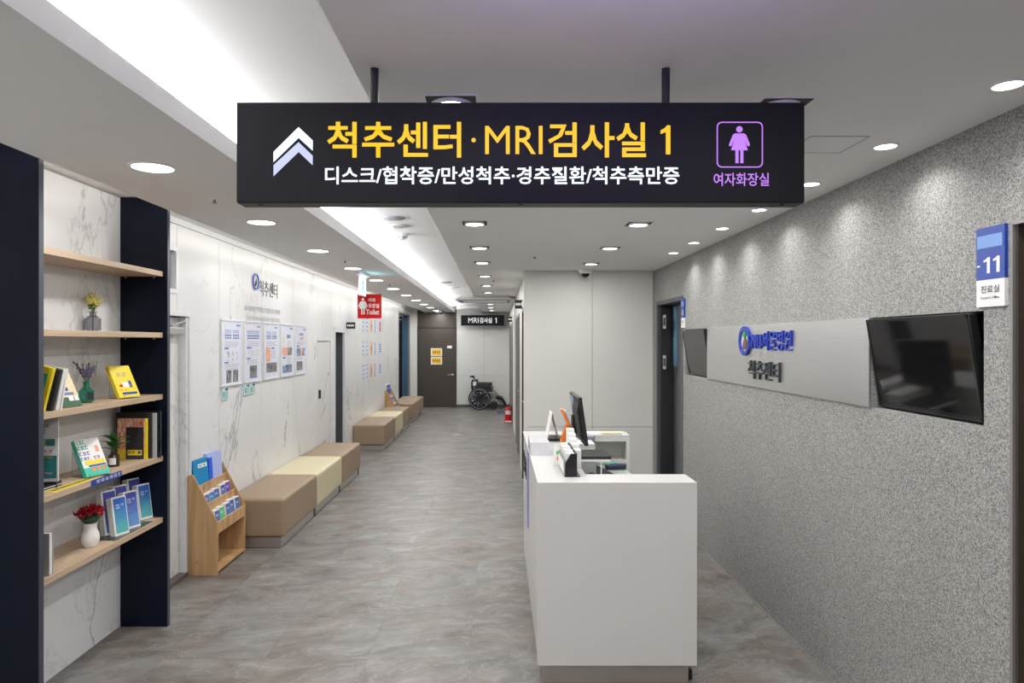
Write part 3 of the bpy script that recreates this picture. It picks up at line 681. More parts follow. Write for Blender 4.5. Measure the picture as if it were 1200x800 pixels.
poly(sg, [(350, 149), (366.5, 164.5), (366.5, 176.5), (350, 161.5), (320.6, 190), (320.6, 178)], M_LW, 'chevron')
poly(sg, [(350, 166.6), (366.5, 182.5), (366.5, 193.6), (350, 178), (320.6, 206.5), (320.6, 193.6)], M_LV, 'chevron')
st('여자화장실', 836, 901, 202.5, 218, M_PINKL, 0.012)
# rounded square outline
def rrect(x0, x1, y0, y1, r, n=6):
    p = []
    for cx, cy, a0 in ((x1-r, y0+r, -90), (x1-r, y1-r, 0), (x0+r, y1-r, 90), (x0+r, y0+r, 180)):
        for k in range(n+1):
            a = math.radians(a0+90*k/n); p.append((cx+r*math.cos(a), cy+r*math.sin(a)))
    return p
o_ = rrect(839.7, 893.9, 142.7, 196.5, 6); i_ = rrect(841.1, 892.5, 144.1, 195.1, 5)
bm = new(); vo = [bm.verts.new((SX(a), -0.0012, SZ(b_))) for a, b_ in o_]; vi = [bm.verts.new((SX(a), -0.0012, SZ(b_))) for a, b_ in i_]
for k in range(len(vo)):
    j = (k+1) % len(vo); bm.faces.new((vo[k], vo[j], vi[j], vi[k]))
obj('square_outline', bm, M_PINKL, sg)
def woman_pts(cx, top, h):
    """outline of a woman pictogram body below the head, mirrored"""
    R = [(0.0, .20), (.13, .20), (.17, .235), (.265, .50), (.255, .545), (.215, .54), (.13, .33), (.115, .34), (.215, .645), (.105, .645), (.105, .98), (.085, 1.0), (.04, 1.0), (.02, .98), (.02, .645)]
    R = [(x*h, top+y*h) for x, y in R]
    return [(cx+x, y) for x, y in R] + [(cx-x, y) for x, y in R[::-1]]
def woman(parent, cx, top, h, mat, tx, tz, y, name='woman_symbol'):
    bm = new()
    R = woman_pts(cx, top, h)
    # build from convex pieces for clean fills
    def P_(pts): prism(bm, [(tx(a), tz(b_)) for a, b_ in pts], y, y+0.001, 'Y')
    def q(l): return [(cx+a*h, top+b_*h) for a, b_ in l]
    P_(q([(.13, .20), (.13, .35), (.22, .645), (-.22, .645), (-.13, .35), (-.13, .20)]))
    for s in (1, -1):
        P_(q([(s*.12, .20), (s*.175, .235), (s*.28, .50), (s*.255, .545), (s*.21, .53), (s*.12, .33)]))
        P_(q([(s*.105, .64), (s*.105, .99), (s*.025, .99), (s*.025, .64)]))
    P_([(cx+0.085*h*math.cos(a*PI/8), top+0.09*h+0.085*h*math.sin(a*PI/8)) for a in range(16)])
    return obj(name, bm, mat, parent)
woman(sg, 866.4, 147.6, 44, M_PINKL, SX, SZ, -0.0012)

# exit sign + toilet sign
ex = thing('exit_sign', 'slim lit green and white exit sign hanging edge-on from the left soffit', 'exit sign', (-1.50, 7.58, 0))
obj('ceiling_mount', B(-0.045, 0.06, -0.13, 0.13, ZC-0.035, ZC), M_FRAMEW, ex, bevel=0.004)
obj('body', B(-0.010, 0.008, -0.155, 0.155, 2.205, ZC-0.03), M_FRAMEW, ex)
obj('lit_panel', B(0.008, 0.011, -0.15, 0.15, 2.212, 2.415), M_EXIT, ex)
bm = new()
def limb(a, b_, r=0.013):
    a = Vector((0.0118, a[0], a[1])); b_ = Vector((0.0118, b_[0], b_[1])); d = (b_-a).normalized(); n = Vector((0, -d.z, d.y))*r
    bm.faces.new([bm.verts.new(v) for v in (a+n, a-n, b_-n, b_+n)])
limb((0.0, 2.37), (-0.02, 2.31), 0.014); limb((-0.02, 2.31), (0.03, 2.285)); limb((0.03, 2.285), (0.03, 2.245)); limb((-0.02, 2.31), (-0.05, 2.27)); limb((-0.05, 2.27), (-0.09, 2.265))
limb((0.0, 2.365), (0.05, 2.33)); limb((0.0, 2.365), (-0.05, 2.36)); limb((-0.05, 2.36), (-0.07, 2.325))
bm.faces.new([bm.verts.new((0.0118, 0.012+0.014*math.cos(a*PI/6), 2.395+0.014*math.sin(a*PI/6))) for a in range(12)])
obj('running_figure', bm, M_GREEN, ex)
area('exit_lamp', ex, (0.03, 0, 2.36), 0.2, 0.6, 'RECTANGLE', rot=(0, math.radians(-110), 0), col=(0.3, 0.85, 1.0), sy=0.28)
dts = 7.95
tl = thing('toilet_sign', 'square red hanging sign with a white woman symbol', 'sign', (wx(433, dts), dts, wz(358.7, dts)))
TS = dts/800
obj('plate', B(-14*TS, 14*TS, 0, 0.006, -14.3*TS, 14.3*TS), M_RED, tl)
for x in (-0.11, 0.11):
    bm = new(); tube(bm, (x, 0.003, 14.3*TS), (x, 0.003, ZC-wz(358.7, dts)), 0.001, 6); obj('hanging_wire', bm, M_ALU, tl)
woman(tl, 425.3, 349.0, 19.5, M_PAPER, lambda a: (a-433)*TS, lambda b_: (358.7-b_)*TS, -0.0015)
def tt(s, x0, x1, y0, y1): text('lettering', s, (x1-x0)*TS, (y1-y0)*TS, ((x0+x1)/2-433)*TS, (358.7-(y0+y1)/2)*TS, M_PAPER, tl, y=-0.001, bold=0.02)
tt('여자', 431.5, 440, 349.3, 353.8); tt('화장실', 431.5, 444.3, 355.7, 360.8); tt('Toilet', 429, 444.3, 362.5, 368.5)
# far room sign
dm = 17.35
mr = thing('scan_room_sign', 'black box sign with white lettering high on the far wall', 'sign', (wx(565.5, dm), dm, wz(375.2, dm)))
MS = dm/800
obj('box', B(-25.3*MS, 25.3*MS, 0, 0.12, -6.1*MS, 6.1*MS), M_SIGN, mr, bevel=0.004)
obj('wall_bracket', B(-0.3, 0.3, 0.12, YB-dm, -0.05, 0.05), M_BLACKM, mr)
text('lettering', 'MRI', 12*MS, 6*MS, -10.7*MS, 0, emit('lit_soft_white', (1, 1, 1), 0.75), mr, y=-0.002, bold=0.01)
text('lettering', '검사실', 14.5*MS, 6.4*MS, 3.8*MS, 0, emit('lit_soft_white', (1, 1, 1), 0.75), mr, y=-0.002, bold=0.03)
text('lettering', '1', None, 6*MS, 15.6*MS, 0, emit('lit_soft_white', (1, 1, 1), 0.75), mr, y=-0.002, bold=0.02)
# small flag signs along corridor
def flag(loc, w, h, label, mirror=1):
    t = thing('flag_sign', label, 'sign', loc)
    bm = new(); prism(bm, [(0, -h/2), (0, h/2), (mirror*w, h/2), (mirror*w*0.72, 0), (mirror*w, -h/2)], 0, 0.05, 'Y'); obj('plate', bm, M_BLACKM, t)
    for k in range(3): obj('mark', B(min(mirror*w*(0.12+k*0.2), mirror*w*(0.26+k*0.2)), max(mirror*w*(0.12+k*0.2), mirror*w*(0.26+k*0.2)), -0.001, 0, -h*0.14, h*0.14), M_PAPER, t)
    return t
flag((0.215, 8.35, 2.156), 0.095, 0.105, 'near black flag sign on the right corridor wall beside the partition')
flag((0.208, 13.8, 2.15), 0.10, 0.10, 'far black flag sign on the right corridor wall')
fs = thing('flag_sign', 'small black sign projecting above the open washroom doorway', 'sign', (XL, 10.15, 1.93)); fw = 10.5*10.15/800
obj('plate', B(0.0, fw, 0, 0.02, -0.04, 0.055), M_BLACKM, fs)
for k in range(4): obj('mark', B(fw*(0.12+k*0.2), fw*(0.26+k*0.2), -0.001, 0, -0.006, 0.022), M_PAPER, fs)

# ---- left wall lettering, posters, tags
def LW(name, label, cat, y, z, group=None): return thing(name, label, cat, (XL, y, z), PI/2, group)
lg = LW('wall_lettering', 'dark grey wall lettering with a round blue emblem over the posters', 'lettering', 6.34, 2.255)
def ring(bm, r0, r1, y0, y1, cx=0, cz=0, n=32):
    M_ = Matrix.Translation((cx, y0, cz)) @ Matrix.Rotation(PI/2, 4, 'X')
    d = y0-y1 if y0 > y1 else y1-y0
    lathe(bm, [(r0, 0), (r0, d), (r1, d), (r1, 0), (r0, 0)], n, M_)
bm = new(); ring(bm, 0.062, 0.078, -0.001, -0.013); obj('emblem_ring', bm, M_BLUEM, lg)
obj('emblem_disc', B(-0.001, 0.001, -0.001, 0.0, -0.001, 0.001), M_PAPER, lg)
bm = new(); lathe(bm, [(0, 0.002), (0.062, 0.002), (0.062, 0)], 32, Matrix.Rotation(PI/2, 4, 'X')); obj('emblem_disc', bm, M_PAPER, lg)
bm = new(); prism(bm, [(-0.02, -0.04), (0.01, -0.045), (0.035, -0.01), (0.015, 0.03), (0.0, 0.0), (-0.012, -0.005)], -0.006, -0.002, 'Y'); obj('emblem_figure', bm, M_INK, lg)
text('lettering', '척추센터', 0.53, 0.145, 0.365, -0.045, plain('grey_letter', (0.16, 0.17, 0.19), 0.5), lg, y=-0.001, bold=0.006, ext=0.003)
text('lettering', 'SNU서울병원은 척추질환으로 불편을 겪는 환자분께', 1.0, 0.052, 0.22, -0.255, M_INKG, lg, y=-0.001, bold=0.01)
text('lettering', '고난도 수술부터 비수술까지 최선의 진료를 다합니다', 0.94, 0.052, 0.24, -0.345, M_INKG, lg, y=-0.001, bold=0.01)

def bars(parent, name, mat, x0, x1, z, n, dz, h, y=-0.0125, rag=0.25):
    bm = new()
    for k in range(n):
        box(bm, x0, x1-(x1-x0)*rag*random.random(), y-0.0005, y, z-k*dz-h, z-k*dz)
    return obj(name, bm, mat, parent)
def rect(parent, name, mat, x0, x1, z0, z1, y=-0.0125): return obj(name, B(x0, x1, y-0.0008, y, z0, z1), mat, parent)
def poster(y, label, kind):
    t = LW('framed_poster', label, 'poster', y, 1.606, 'framed medical posters on the marble wall')
    W, H = 0.222, 0.279
    bm = new(); f = 0.017
    box(bm, -W, W, -0.018, 0, -H, -H+f); box(bm, -W, W, -0.018, 0, H-f, H); box(bm, -W, -W+f, -0.018, 0, -H+f, H-f); box(bm, W-f, W, -0.018, 0, -H+f, H-f)
    obj('frame', bm, M_FRAMEW, t, bevel=0.002)
    obj('sheet', B(-W+f, W-f, -0.012, 0, -H+f, H-f), M_POSTER, t)
    rect(t, 'badge', M_BLUEM if kind != 1 else plain('magenta_print', (0.45, 0.12, 0.35), 0.5), 0.09, 0.18, 0.225, 0.238)
    def title(z, mat, h, x0=-0.15, x1=0.16):
        bm = new(); n = 9; wv = (x1-x0)/n
        for k in range(n):
            if k == 4 and kind % 2 == 0: continue
            a = x0+k*wv
            box(bm, a, a+wv*0.75, -0.0135, -0.0125, z, z+h*0.22); box(bm, a, a+wv*0.75, -0.0135, -0.0125, z+h*0.72, z+h)
            box(bm, a+wv*0.25, a+wv*0.45, -0.0135, -0.0125, z, z+h)
        obj('title_print', bm, mat, t)
    if kind <= 2:
        title(0.165, plain('pale_blue_print', (0.38, 0.45, 0.68), 0.5), 0.026); title(0.118, M_BLUEM, 0.034)
        bars(t, 'text_lines', M_INKG, -0.155, 0.165, 0.09, 3, 0.016, 0.004)
    if kind == 0:
        rect(t, 'heading', M_BLUEM, -0.16, -0.07, 0.030, 0.044); 
        for x in (-0.10, 0.0, 0.09):
            bm = new(); path(bm, [(x, -0.013, 0.015), (x+0.02, -0.013, -0.005), (x+0.022, -0.013, -0.035), (x+0.005, -0.013, -0.06)], 0.009 if x < 0.05 else 0.005, 6); obj('spine_drawing', bm, M_XRAY2, t)
        rect(t, 'heading', M_BLUEM, -0.16, -0.08, -0.088, -0.075); bars(t, 'text_lines', M_INKG, -0.155, 0.165, -0.1, 3, 0.016, 0.004)
        rect(t, 'xray_image', M_XRAY, -0.12, -0.015, -0.25, -0.145); rect(t, 'xray_image', M_XRAY, 0.02, 0.13, -0.25, -0.145)
    elif kind == 1:
        rect(t, 'heading', M_BLUEM, -0.16, -0.05, 0.030, 0.044)
        for x in (-0.1, -0.03, 0.04, 0.11): rect(t, 'bone_drawing', M_XRAY2, x-0.02, x+0.015, -0.04, 0.018)
        rect(t, 'heading', M_BLUEM, -0.16, -0.07, -0.066, -0.053); bars(t, 'text_lines', M_INKG, -0.155, 0.13, -0.075, 3, 0.016, 0.004)
        rect(t, 'xray_image', M_XRAY, -0.09, 0.09, -0.225, -0.125); rect(t, 'caption', M_BLUEM, -0.09, 0.09, -0.238, -0.225)
    elif kind == 2:
        rect(t, 'figure_photo', M_SKIN, -0.16, -0.04, -0.10, 0.04); rect(t, 'heading', M_BLUEM, 0.0, 0.09, 0.020, 0.036)
        bars(t, 'text_lines', M_INKG, -0.02, 0.14, 0.005, 5, 0.018, 0.004); rect(t, 'xray_image', M_XRAY, -0.15, 0.16, -0.21, -0.115)
    elif kind == 3:
        title(0.13, M_BLUEM, 0.032, -0.02, 0.11); rect(t, 'yellow_print', M_CREAMP, -0.16, -0.11, 0.08, 0.14)
        bars(t, 'text_lines', M_INKG, 0.0, 0.15, 0.09, 4, 0.016, 0.004)
        rect(t, 'photo', M_SKIN, -0.16, 0.0, -0.05, 0.03); rect(t, 'xray_image', M_XRAY, 0.01, 0.16, -0.05, 0.03)
        rect(t, 'heading', M_BLUEM, -0.16, -0.06, -0.085, -0.07); bars(t, 'text_lines', M_INKG, 0.0, 0.15, -0.08, 4, 0.016, 0.004)
        rect(t, 'photo', M_BLUEPIC, -0.16, -0.05, -0.235, -0.16); rect(t, 'xray_image', M_XRAY, -0.045, 0.06, -0.235, -0.15); rect(t, 'photo', M_BLUEPIC, 0.065, 0.16, -0.235, -0.15)
    else:
        title(0.16, M_BLUEM, 0.028, -0.06, 0.09); title(0.115, M_ORPR, 0.028, -0.04, 0.10); bars(t, 'text_lines', M_INKG, -0.155, 0.165, 0.09, 3, 0.016, 0.004)
        rect(t, 'heading', M_BLUEM, -0.16, -0.05, 0.032, 0.046)
        rect(t, 'photo', M_BLUEPIC, -0.16, -0.04, -0.07, 0.02); rect(t, 'spine_photo', M_SKIN, -0.035, 0.06, -0.07, 0.02); rect(t, 'photo', M_BLUEPIC, 0.065, 0.16, -0.07, 0.02)
        bars(t, 'text_lines', M_INKG, -0.155, 0.1, -0.085, 2, 0.016, 0.004)
        rect(t, 'xray_image', M_XRAY, -0.16, -0.04, -0.23, -0.13); rect(t, 'xray_image', M_XRAY, -0.03, 0.06, -0.23, -0.13)
    return t
poster(5.756, 'first framed poster from the left, two grey x-ray strips at its foot', 0)
poster(6.258, 'second framed poster, one grey x-ray square at its foot', 1)
poster(6.763, 'third framed poster, orange figure at left over a dark scan', 2)
poster(7.27, 'fourth framed poster, two rows of small photos', 3)
poster(7.77, 'fifth framed poster, glowing orange spine between blue photos', 4)
def leaflet_tag(y, label):
    t = LW('wall_tag', label, 'notice', y, 1.272, 'small notices under the posters')
    obj('card', B(-0.062, 0.062, -0.012, 0, -0.048, 0.048), plain('pale_teal_card', (0.50, 0.66, 0.72), 0.4), t)
    rect(t, 'corner_print', M_INK, 0.0, 0.05, 0.025, 0.042); rect(t, 'green_print', M_GREENC, -0.05, -0.015, -0.03, 0.015); bars(t, 'text_lines', M_INKG, -0.005, 0.055, 0.015, 4, 0.014, 0.006)
leaflet_tag(5.615, 'small pale notice alone under the first poster')
leaflet_tag(6.10, 'small pale notice under the second poster, left of the pair')
leaflet_tag(6.24, 'small pale notice under the second poster, right of the pair')
# far wall notices in three rows
COLS = [(11.45, 0.20, 'w'), (11.78, 0.22, 'w'), (12.18, 0.15, 'o'), (12.52, 0.16, 'b'), (13.05, 0.30, 'p')]
rows = ['top', 'middle', 'bottom']; cn = ['leftmost', 'second', 'orange third', 'narrow fourth', 'rightmost']
for r_, z in enumerate((1.98, 1.575, 1.18)):
    for c_, (y, wd, k) in enumerate(COLS):
        t = LW('wall_notice', '%s notice in the %s row on the far marble wall' % (cn[c_], rows[r_]), 'notice', y, z, 'notices on the far marble wall')
        if k == 'o':
            bm = new(); lathe(bm, [(0, 0.004), (0.075, 0.004), (0.075, 0)], 20, Matrix.Diagonal((1, 1, 1.7, 1)) @ Matrix.Rotation(PI/2, 4, 'X')); obj('oval_card', bm, M_ORPR, t)
            rect(t, 'print', M_BLUEM, -0.03, 0.03, -0.03, 0.03, -0.005); continue
        obj('sheet', B(-wd/2, wd/2, -0.004, 0, -0.15, 0.15), M_POSTER, t)
        if k == 'b': bars(t, 'text_lines', M_BLUEM, -wd*0.3, wd*0.35, 0.11, 6, 0.04, 0.024, -0.0045)
        elif k == 'w': bars(t, 'text_lines', M_BLUEM, -wd*0.4, wd*0.4, 0.12, 4, 0.07, 0.012, -0.0045)
        else: bars(t, 'text_lines', M_BLUEM if r_ else M_RED, -wd*0.25, wd*0.35, 0.08, 4, 0.045, 0.028, -0.0045)
# yellow notes on the end door
for k, (y0, y1) in enumerate(((408, 417), (418, 427))):
    t = thing('door_note', ['upper', 'lower'][k]+' yellow note with orange print on the brown door', 'notice', (wx(511.5, YB), YB-0.002, wz((y0+y1)/2, YB)), 0, 'notes on the brown door')
    obj('sheet', B(-0.145, 0.145, 0, 0.006, -0.1, 0.1), M_PAPER, t); obj('yellow_field', B(-0.125, 0.125, -0.001, 0, -0.085, 0.085), plain('yellow_note', (0.80, 0.62, 0.10), 0.5), t)
    bm = new()
    for q in range(4): box(bm, -0.1+q*0.052, -0.06+q*0.052, -0.002, -0.001, -0.04, 0.04)
    obj('print', bm, plain('orange_red_ink', (0.62, 0.16, 0.02), 0.5), t)

# ---- right wall: steel band, letters, TVs, room signs
def RW(name, label, cat, y, z, off=0.0, group=None): return thing(name, label, cat, (XR-off, y, z), -PI/2, group)
# local +X runs toward the camera (smaller y)
sp_ = RW('steel_panel', 'long brushed steel band between the two screens', 'wall panel', 4.24, 1.606)
obj('sheet', B(-1.182, 1.182, -0.012, 0.0, -0.2, 0.2), M_STEEL, sp_)
hl = RW('hospital_lettering', 'raised blue hospital name with a round emblem on the steel band', 'lettering', 4.24, 1.606, 0.012)
def ly(y): return 4.24-y
bm = new(); ring(bm, 0.074, 0.098, 0.0, -0.018, ly(4.57), 0.098); obj('emblem_ring', bm, M_BLUE3D, hl)
bm = new(); lathe(bm, [(0, 0.006), (0.073, 0.006), (0.073, 0)], 32, Matrix.Translation((ly(4.57), 0, 0.098)) @ Matrix.Rotation(PI/2, 4, 'X')); obj('emblem_disc', bm, M_FRAMEW, hl)
bm = new(); prism(bm, [(-0.355, 0.145), (-0.32, 0.165), (-0.30, 0.14), (-0.325, 0.115)], -0.016, -0.006, 'Y'); obj('emblem_leaf', bm, plain('emblem_green', (0.02, 0.28, 0.08), 0.3), hl)
bm = new(); prism(bm, [(-0.365, 0.04), (-0.29, 0.045), (-0.275, 0.085), (-0.32, 0.12), (-0.345, 0.09)], -0.015, -0.006, 'Y'); obj('emblem_figure', bm, plain('emblem_brown', (0.12, 0.05, 0.04), 0.3), hl)
text('lettering', 'SNU서울병원', 0.655, 0.118, ly(4.17), 0.098, M_BLUE3D, hl, y=0.0, bold=0.004, ext=0.014)
cl_ = RW('center_lettering', 'raised dark grey lettering below the blue hospital name', 'lettering', 4.24, 1.606, 0.012)
text('lettering', '척추센터', 0.50, 0.118, ly(4.255), -0.088, plain('dark_letter', (0.03, 0.035, 0.04), 0.35), cl_, y=0.0, bold=0.004, ext=0.014)
def tv(name, label, yc, W, H, mat, top_out, off):
    t = RW(name, label, 'screen', yc, 1.606, 0)
    # tilted body: bottom sits back, top leans out
    Mx = Matrix.Translation((0, off, 0.0)) @ Matrix.Rotation(math.radians(top_out), 4, 'X')
    b_ = obj('body', B(-W, W, 0.0, 0.035, -H, H, M=Mx), M_BLACK, t, bevel=0.004)
    obj('screen_glass', B(-W+0.012, W-0.012, -0.002, 0.0, -H+0.018, H-0.012, M=Mx), mat, t)
    bm = new(); f = 0.012
    for a in ((-W, W, -H, -H+0.016), (-W, W, H-f, H), (-W, -W+f, -H, H), (W-f, W, -H, H)): box(bm, a[0], a[1], -0.004, 0.0, a[2], a[3], M=Mx)
    obj('bezel', bm, plain('gloss_black_bezel', (0.015, 0.015, 0.016), 0.12), t)
    bm = new(); box(bm, -0.12, 0.12, off+0.04, 0.155, -0.05, 0.05); tube(bm, (0, off+0.03, 0.08), (0, 0.155, 0.0), 0.012); obj('wall_mount', bm, M_ALU, t)
    bm = new(); path(bm, [(W-0.02, off+0.04, 0.10), (W+0.008, 0.06, 0.09), (W+0.010, 0.08, 0.02), (W-0.03, 0.1, -0.04), (W-0.03, 0.14, -0.1)], 0.006, 8); obj('cable', bm, M_BLACK, t)
    return t
tv('wall_screen', 'black glossy wall screen tilted forward at the near end of the steel band', 2.718, 0.327, 0.193, M_GLOSS, 9, 0.0)
tv('wall_screen', 'grey looking tilted wall screen at the far end of the steel band', 5.76, 0.315, 0.193, M_GLOSS, 9, 0.0)
def plaque(y0, y1, z0, z1, label, n):
    t = RW('room_plaque', label, 'sign', (y0+y1)/2, (z0+z1)/2); W = (y1-y0)/2; H = (z1-z0)/2
    zs = H-(z1-z0)*0.66
    obj('blue_field', B(-W, W, -0.012, 0, zs, H), M_BLUE, t); obj('white_field', B(-W, W, -0.012, 0, -H, zs), M_PAPER, t)
    obj('light_window', B(-W*0.92, W*0.86, -0.0135, -0.012, H*0.48, H*0.80), plain('pale_blue_window', (0.16, 0.30, 0.62), 0.3), t)
    text('lettering', '-', W*0.22, None, -W*0.82, zs+H*0.36, M_PAPER, t, y=-0.013)
    text('lettering', n, W*1.12, H*0.40, W*0.12, zs+H*0.36, M_PAPER, t, y=-0.013, bold=0.03)
    text('lettering', '진료실', W*1.3, H*0.19, 0, zs-H*0.24, M_INK, t, y=-0.013, bold=0.01)
    text('lettering', "Doctor's Office", W*1.3, H*0.07, 0, zs-H*0.45, M_INK, t, y=-0.013, bold=0.01)
plaque(2.240, 2.372, 1.818, 2.088, 'blue and white room plaque numbered 11 beside the near brown door', '11')
plaque(6.09, 6.185, 1.822, 2.085, 'distant blue and white room plaque beside the corner doorway', '10')

# ================================================================== DISPLAY SHELVING
sh = thing('display_shelving', 'tall navy framed shelving with five pale oak shelves', 'shelf', (-2.11, 3.5, 0))
for y in (-0.57, 0.572):
    p_ = obj('side_panel', B(-0.14, 0.14, y-0.0, y+0.03, 0.0, 2.56), M_NAVY, sh)
    obj('edge_band', B(0.14, 0.1425, y, y+0.03, 0.0, 2.56), M_NAVYE, p_)
SHZ = [2.117, 1.753, 1.386, 1.019, 0.653]
for z in SHZ:
    s = obj('shelf', B(-0.14, 0.115, -0.54, 0.572, z-0.030, z), M_OAK, sh, bevel=0.0015)
    bm = new()
    for x in (-0.10, 0.07):
        tube(bm, (x, 0.555, z-0.036), (x, 0.572, z-0.036), 0.006, 8); tube(bm, (x, -0.54, z-0.036), (x, -0.523, z-0.036), 0.006, 8)
    obj('shelf_pin', bm, M_CHROME, s)
struct('baseboard_shelf', B(XL, XL+0.004, 2.97, 4.06, 0, 0.006), M_ALU, label='thin strip under the shelving back')

def onshelf(px, py, zi):
    """point on shelf zi whose image is (px,py)"""
    d = (1.7-SHZ[zi])*800/(py-400); return ((px-583)*d/800, d, SHZ[zi])
# --- books
def book(name, label, loc, w_, h_, t_, cover, yaw, lean, cat='book', pages=True, side=0.0, spine=None, group=None):
    """standing book: cover faces local -Y, yaw turns it, lean tips the top back, side tips it sideways"""
    rt = thing(name, label, cat, loc, group=group, rot=(Euler((0, 0, yaw)).to_matrix() @ Euler((-lean, 0, 0)).to_matrix() @ Euler((0, side, 0)).to_matrix()).to_euler())
    if side: pass
    obj('cover', B(-w_/2, w_/2, 0, 0.002, 0, h_), cover, rt)
    obj('back_cover', B(-w_/2, w_/2, t_-0.002, t_, 0, h_), cover, rt)
    obj('spine', B(-w_/2-0.0005, -w_/2+0.002, 0, t_, 0, h_), spine or cover, rt)
    if pages: obj('pages', B(-w_/2+0.002, w_/2-0.003, 0.002, t_-0.002, 0.002, h_-0.003), M_PAPER, rt)
    return rt
def pr(t, name, mat, x0, x1, z0, z1, y=-0.0006): return obj(name, B(x0, x1, y, 0, z0, z1), mat, t)
def glyphs(t, mat, x0, x1, z0, z1, n, y=-0.0007, name='title_print'):
    bm = new(); wv = (x1-x0)/n; h = z1-z0
    for k in range(n):
        a = x0+k*wv
        if k % 4 == 3: continue
        box(bm, a, a+wv*0.7, y, 0, z0+h*0.75, z1); box(bm, a+wv*0.1, a+wv*0.3, y, 0, z0, z1); box(bm, a, a+wv*0.75, y, 0, z0, z0+h*0.2)
        if k % 2: box(bm, a+wv*0.5, a+wv*0.72, y, 0, z0, z1)
    return obj(name, bm, mat, t)
YAW = math.radians(70)          # faces the corridor and a little toward the camera
# shelf 3 (z 1.386)
def acrylic(loc, w_, h_, dpt, label, yaw=YAW, lean=math.radians(30)):
    t = thing('book_stand', label, 'stand', loc, yaw, 'clear acrylic book stands')
    Mx = Matrix.Rotation(-lean, 4, 'X')
    obj('back_plate', B(-w_/2, w_/2, 0.028, 0.031, 0.004, h_, M=Mx), M_ACRYL, t)
    obj('base_plate', B(-w_/2, w_/2, -0.01, dpt, 0, 0.003), M_ACRYL, t)
    obj('lip', B(-w_/2, w_/2, -0.013, -0.010, 0, 0.02), M_ACRYL, t)
    obj('rear_strut', B(-w_/2, w_/2, dpt-0.003, dpt, 0, h_*0.9), M_ACRYL, t)
    return t
x, y, z = onshelf(153, 466.5, 2)
b1 = book('leaning_book', 'bright yellow book on an acrylic stand near the navy panel', (x, y, z+0.006), 0.135, 0.195, 0.022, M_YBOOK, YAW, math.radians(28))
pr(b1, 'cover_band', M_BLUE, -0.04, 0.055, 0.018, 0.032); glyphs(b1, M_INKG, -0.035, 0.03, 0.13, 0.14, 8); glyphs(b1, M_INKG, -0.035, 0.04, 0.145, 0.152, 8)
pr(b1, 'figure_print', M_PAPER, -0.02, 0.03, 0.065, 0.095); pr(b1, 'figure_print', M_BLUE, 0.02, 0.04, 0.06, 0.10); pr(b1, 'figure_print', M_RED, -0.04, -0.018, 0.065, 0.08); glyphs(b1, M_ORPR, -0.05, 0.01, 0.04, 0.052, 8)
acrylic((x, y, z), 0.10, 0.14, 0.10, 'clear stand holding the bright yellow book')
# bottle with lavender
def lav_bottle():
    x, y, z = onshelf(101.5, 471.5, 2)
    t = thing('glass_bottle', 'square green glass bottle holding dried lavender', 'bottle', (x, y, z), 0.5)
    bm = new(); box(bm, -0.034, 0.034, -0.034, 0.034, 0, 0.072); bmesh.ops.bevel(bm, geom=bm.edges[:], offset=0.008, segments=2, affect='EDGES')
    obj('body', bm, M_GGLASS, t)
    bm = new(); lathe(bm, [(0.024, 0.068), (0.015, 0.082), (0.015, 0.10), (0.018, 0.102), (0.018, 0.108), (0.013, 0.108)], 20); obj('neck', bm, M_GGLASS, t)
    obj('label_print', B(0.004, 0.030, -0.0345, -0.034, 0.015, 0.055), M_INK, t)
    rnd = random.Random(3)
    f = thing('lavender_bunch', 'dried purple lavender sprigs in the green bottle', 'flowers', (x, y, z))
    st_ = new(); bl = new()
    for k in range(14):
        a = rnd.uniform(0, 2*PI); s = rnd.uniform(0.1, 0.95); L = rnd.uniform(0.07, 0.135)
        d = Vector((math.cos(a)*s*0.8, math.sin(a)*s*0.8, 1.0)).normalized()
        p0 = Vector((0, 0, 0.095)); p1 = p0+d*L; tube(st_, p0, p1, 0.0012, 5)
        for q in range(11):
            p = p0+d*(L*(0.45+0.055*q))+Vector((rnd.uniform(-1, 1), rnd.uniform(-1, 1), rnd.uniform(-1, 1)))*0.004
            bmesh.ops.create_icosphere(bl, subdivisions=1, radius=rnd.uniform(0.003, 0.006), matrix=Matrix.Translation(p))
    obj('stems', st_, M_STEM, f, kind='stuff'); obj('blossoms', bl, M_LAV, f, kind='stuff')
    tube_ = new(); tube(tube_, (0, 0, 0.01), (0, 0, 0.095), 0.004, 6); obj('stem_bundle', tube_, M_STEM, f)
lav_bottle()
# books at left of shelf 3, spines toward the camera, tilting
xb, yb = -2.03, 3.15
def upright(name, label, y, t_, dpt, h_, mat, lean, x0=-2.0, spine=None, z=SHZ[2], pages=False, group='books at the left end of the third shelf'):
    """book whose broad side faces the near post: thickness along y, leaning over +x"""
    rt = thing(name, label, 'book', (x0, y, z), group=group, rot=(0, lean, 0))
    obj('cover', B(-dpt, 0, 0, t_, 0, h_), mat, rt, bevel=0.001)
    obj('front_print', B(-dpt*0.9, -dpt*0.12, -0.001, 0, h_*0.12, h_*0.85), spine or M_TEALD, rt)
    if pages: obj('pages', B(-0.006, 0.001, 0.003, t_-0.003, 0.003, h_-0.003), M_PAPER, rt)
    return rt
u1 = upright('standing_book', 'yellow book with a green front standing next to the near navy panel', 3.035, 0.018, 0.15, 0.20, M_YBOOK, math.radians(14), x0=-2.022, spine=plain('green_print', (0.03, 0.35, 0.22), 0.4))
obj('foot_print', B(-0.14, -0.01, -0.0015, -0.001, 0.005, 0.035), plain('sky_print', (0.05, 0.40, 0.65), 0.4), u1)
upright('standing_book', 'black narrow book between yellow and grey books', 3.075, 0.020, 0.14, 0.19, M_BLACKM, math.radians(14), x0=-2.015, spine=M_BLACKM)
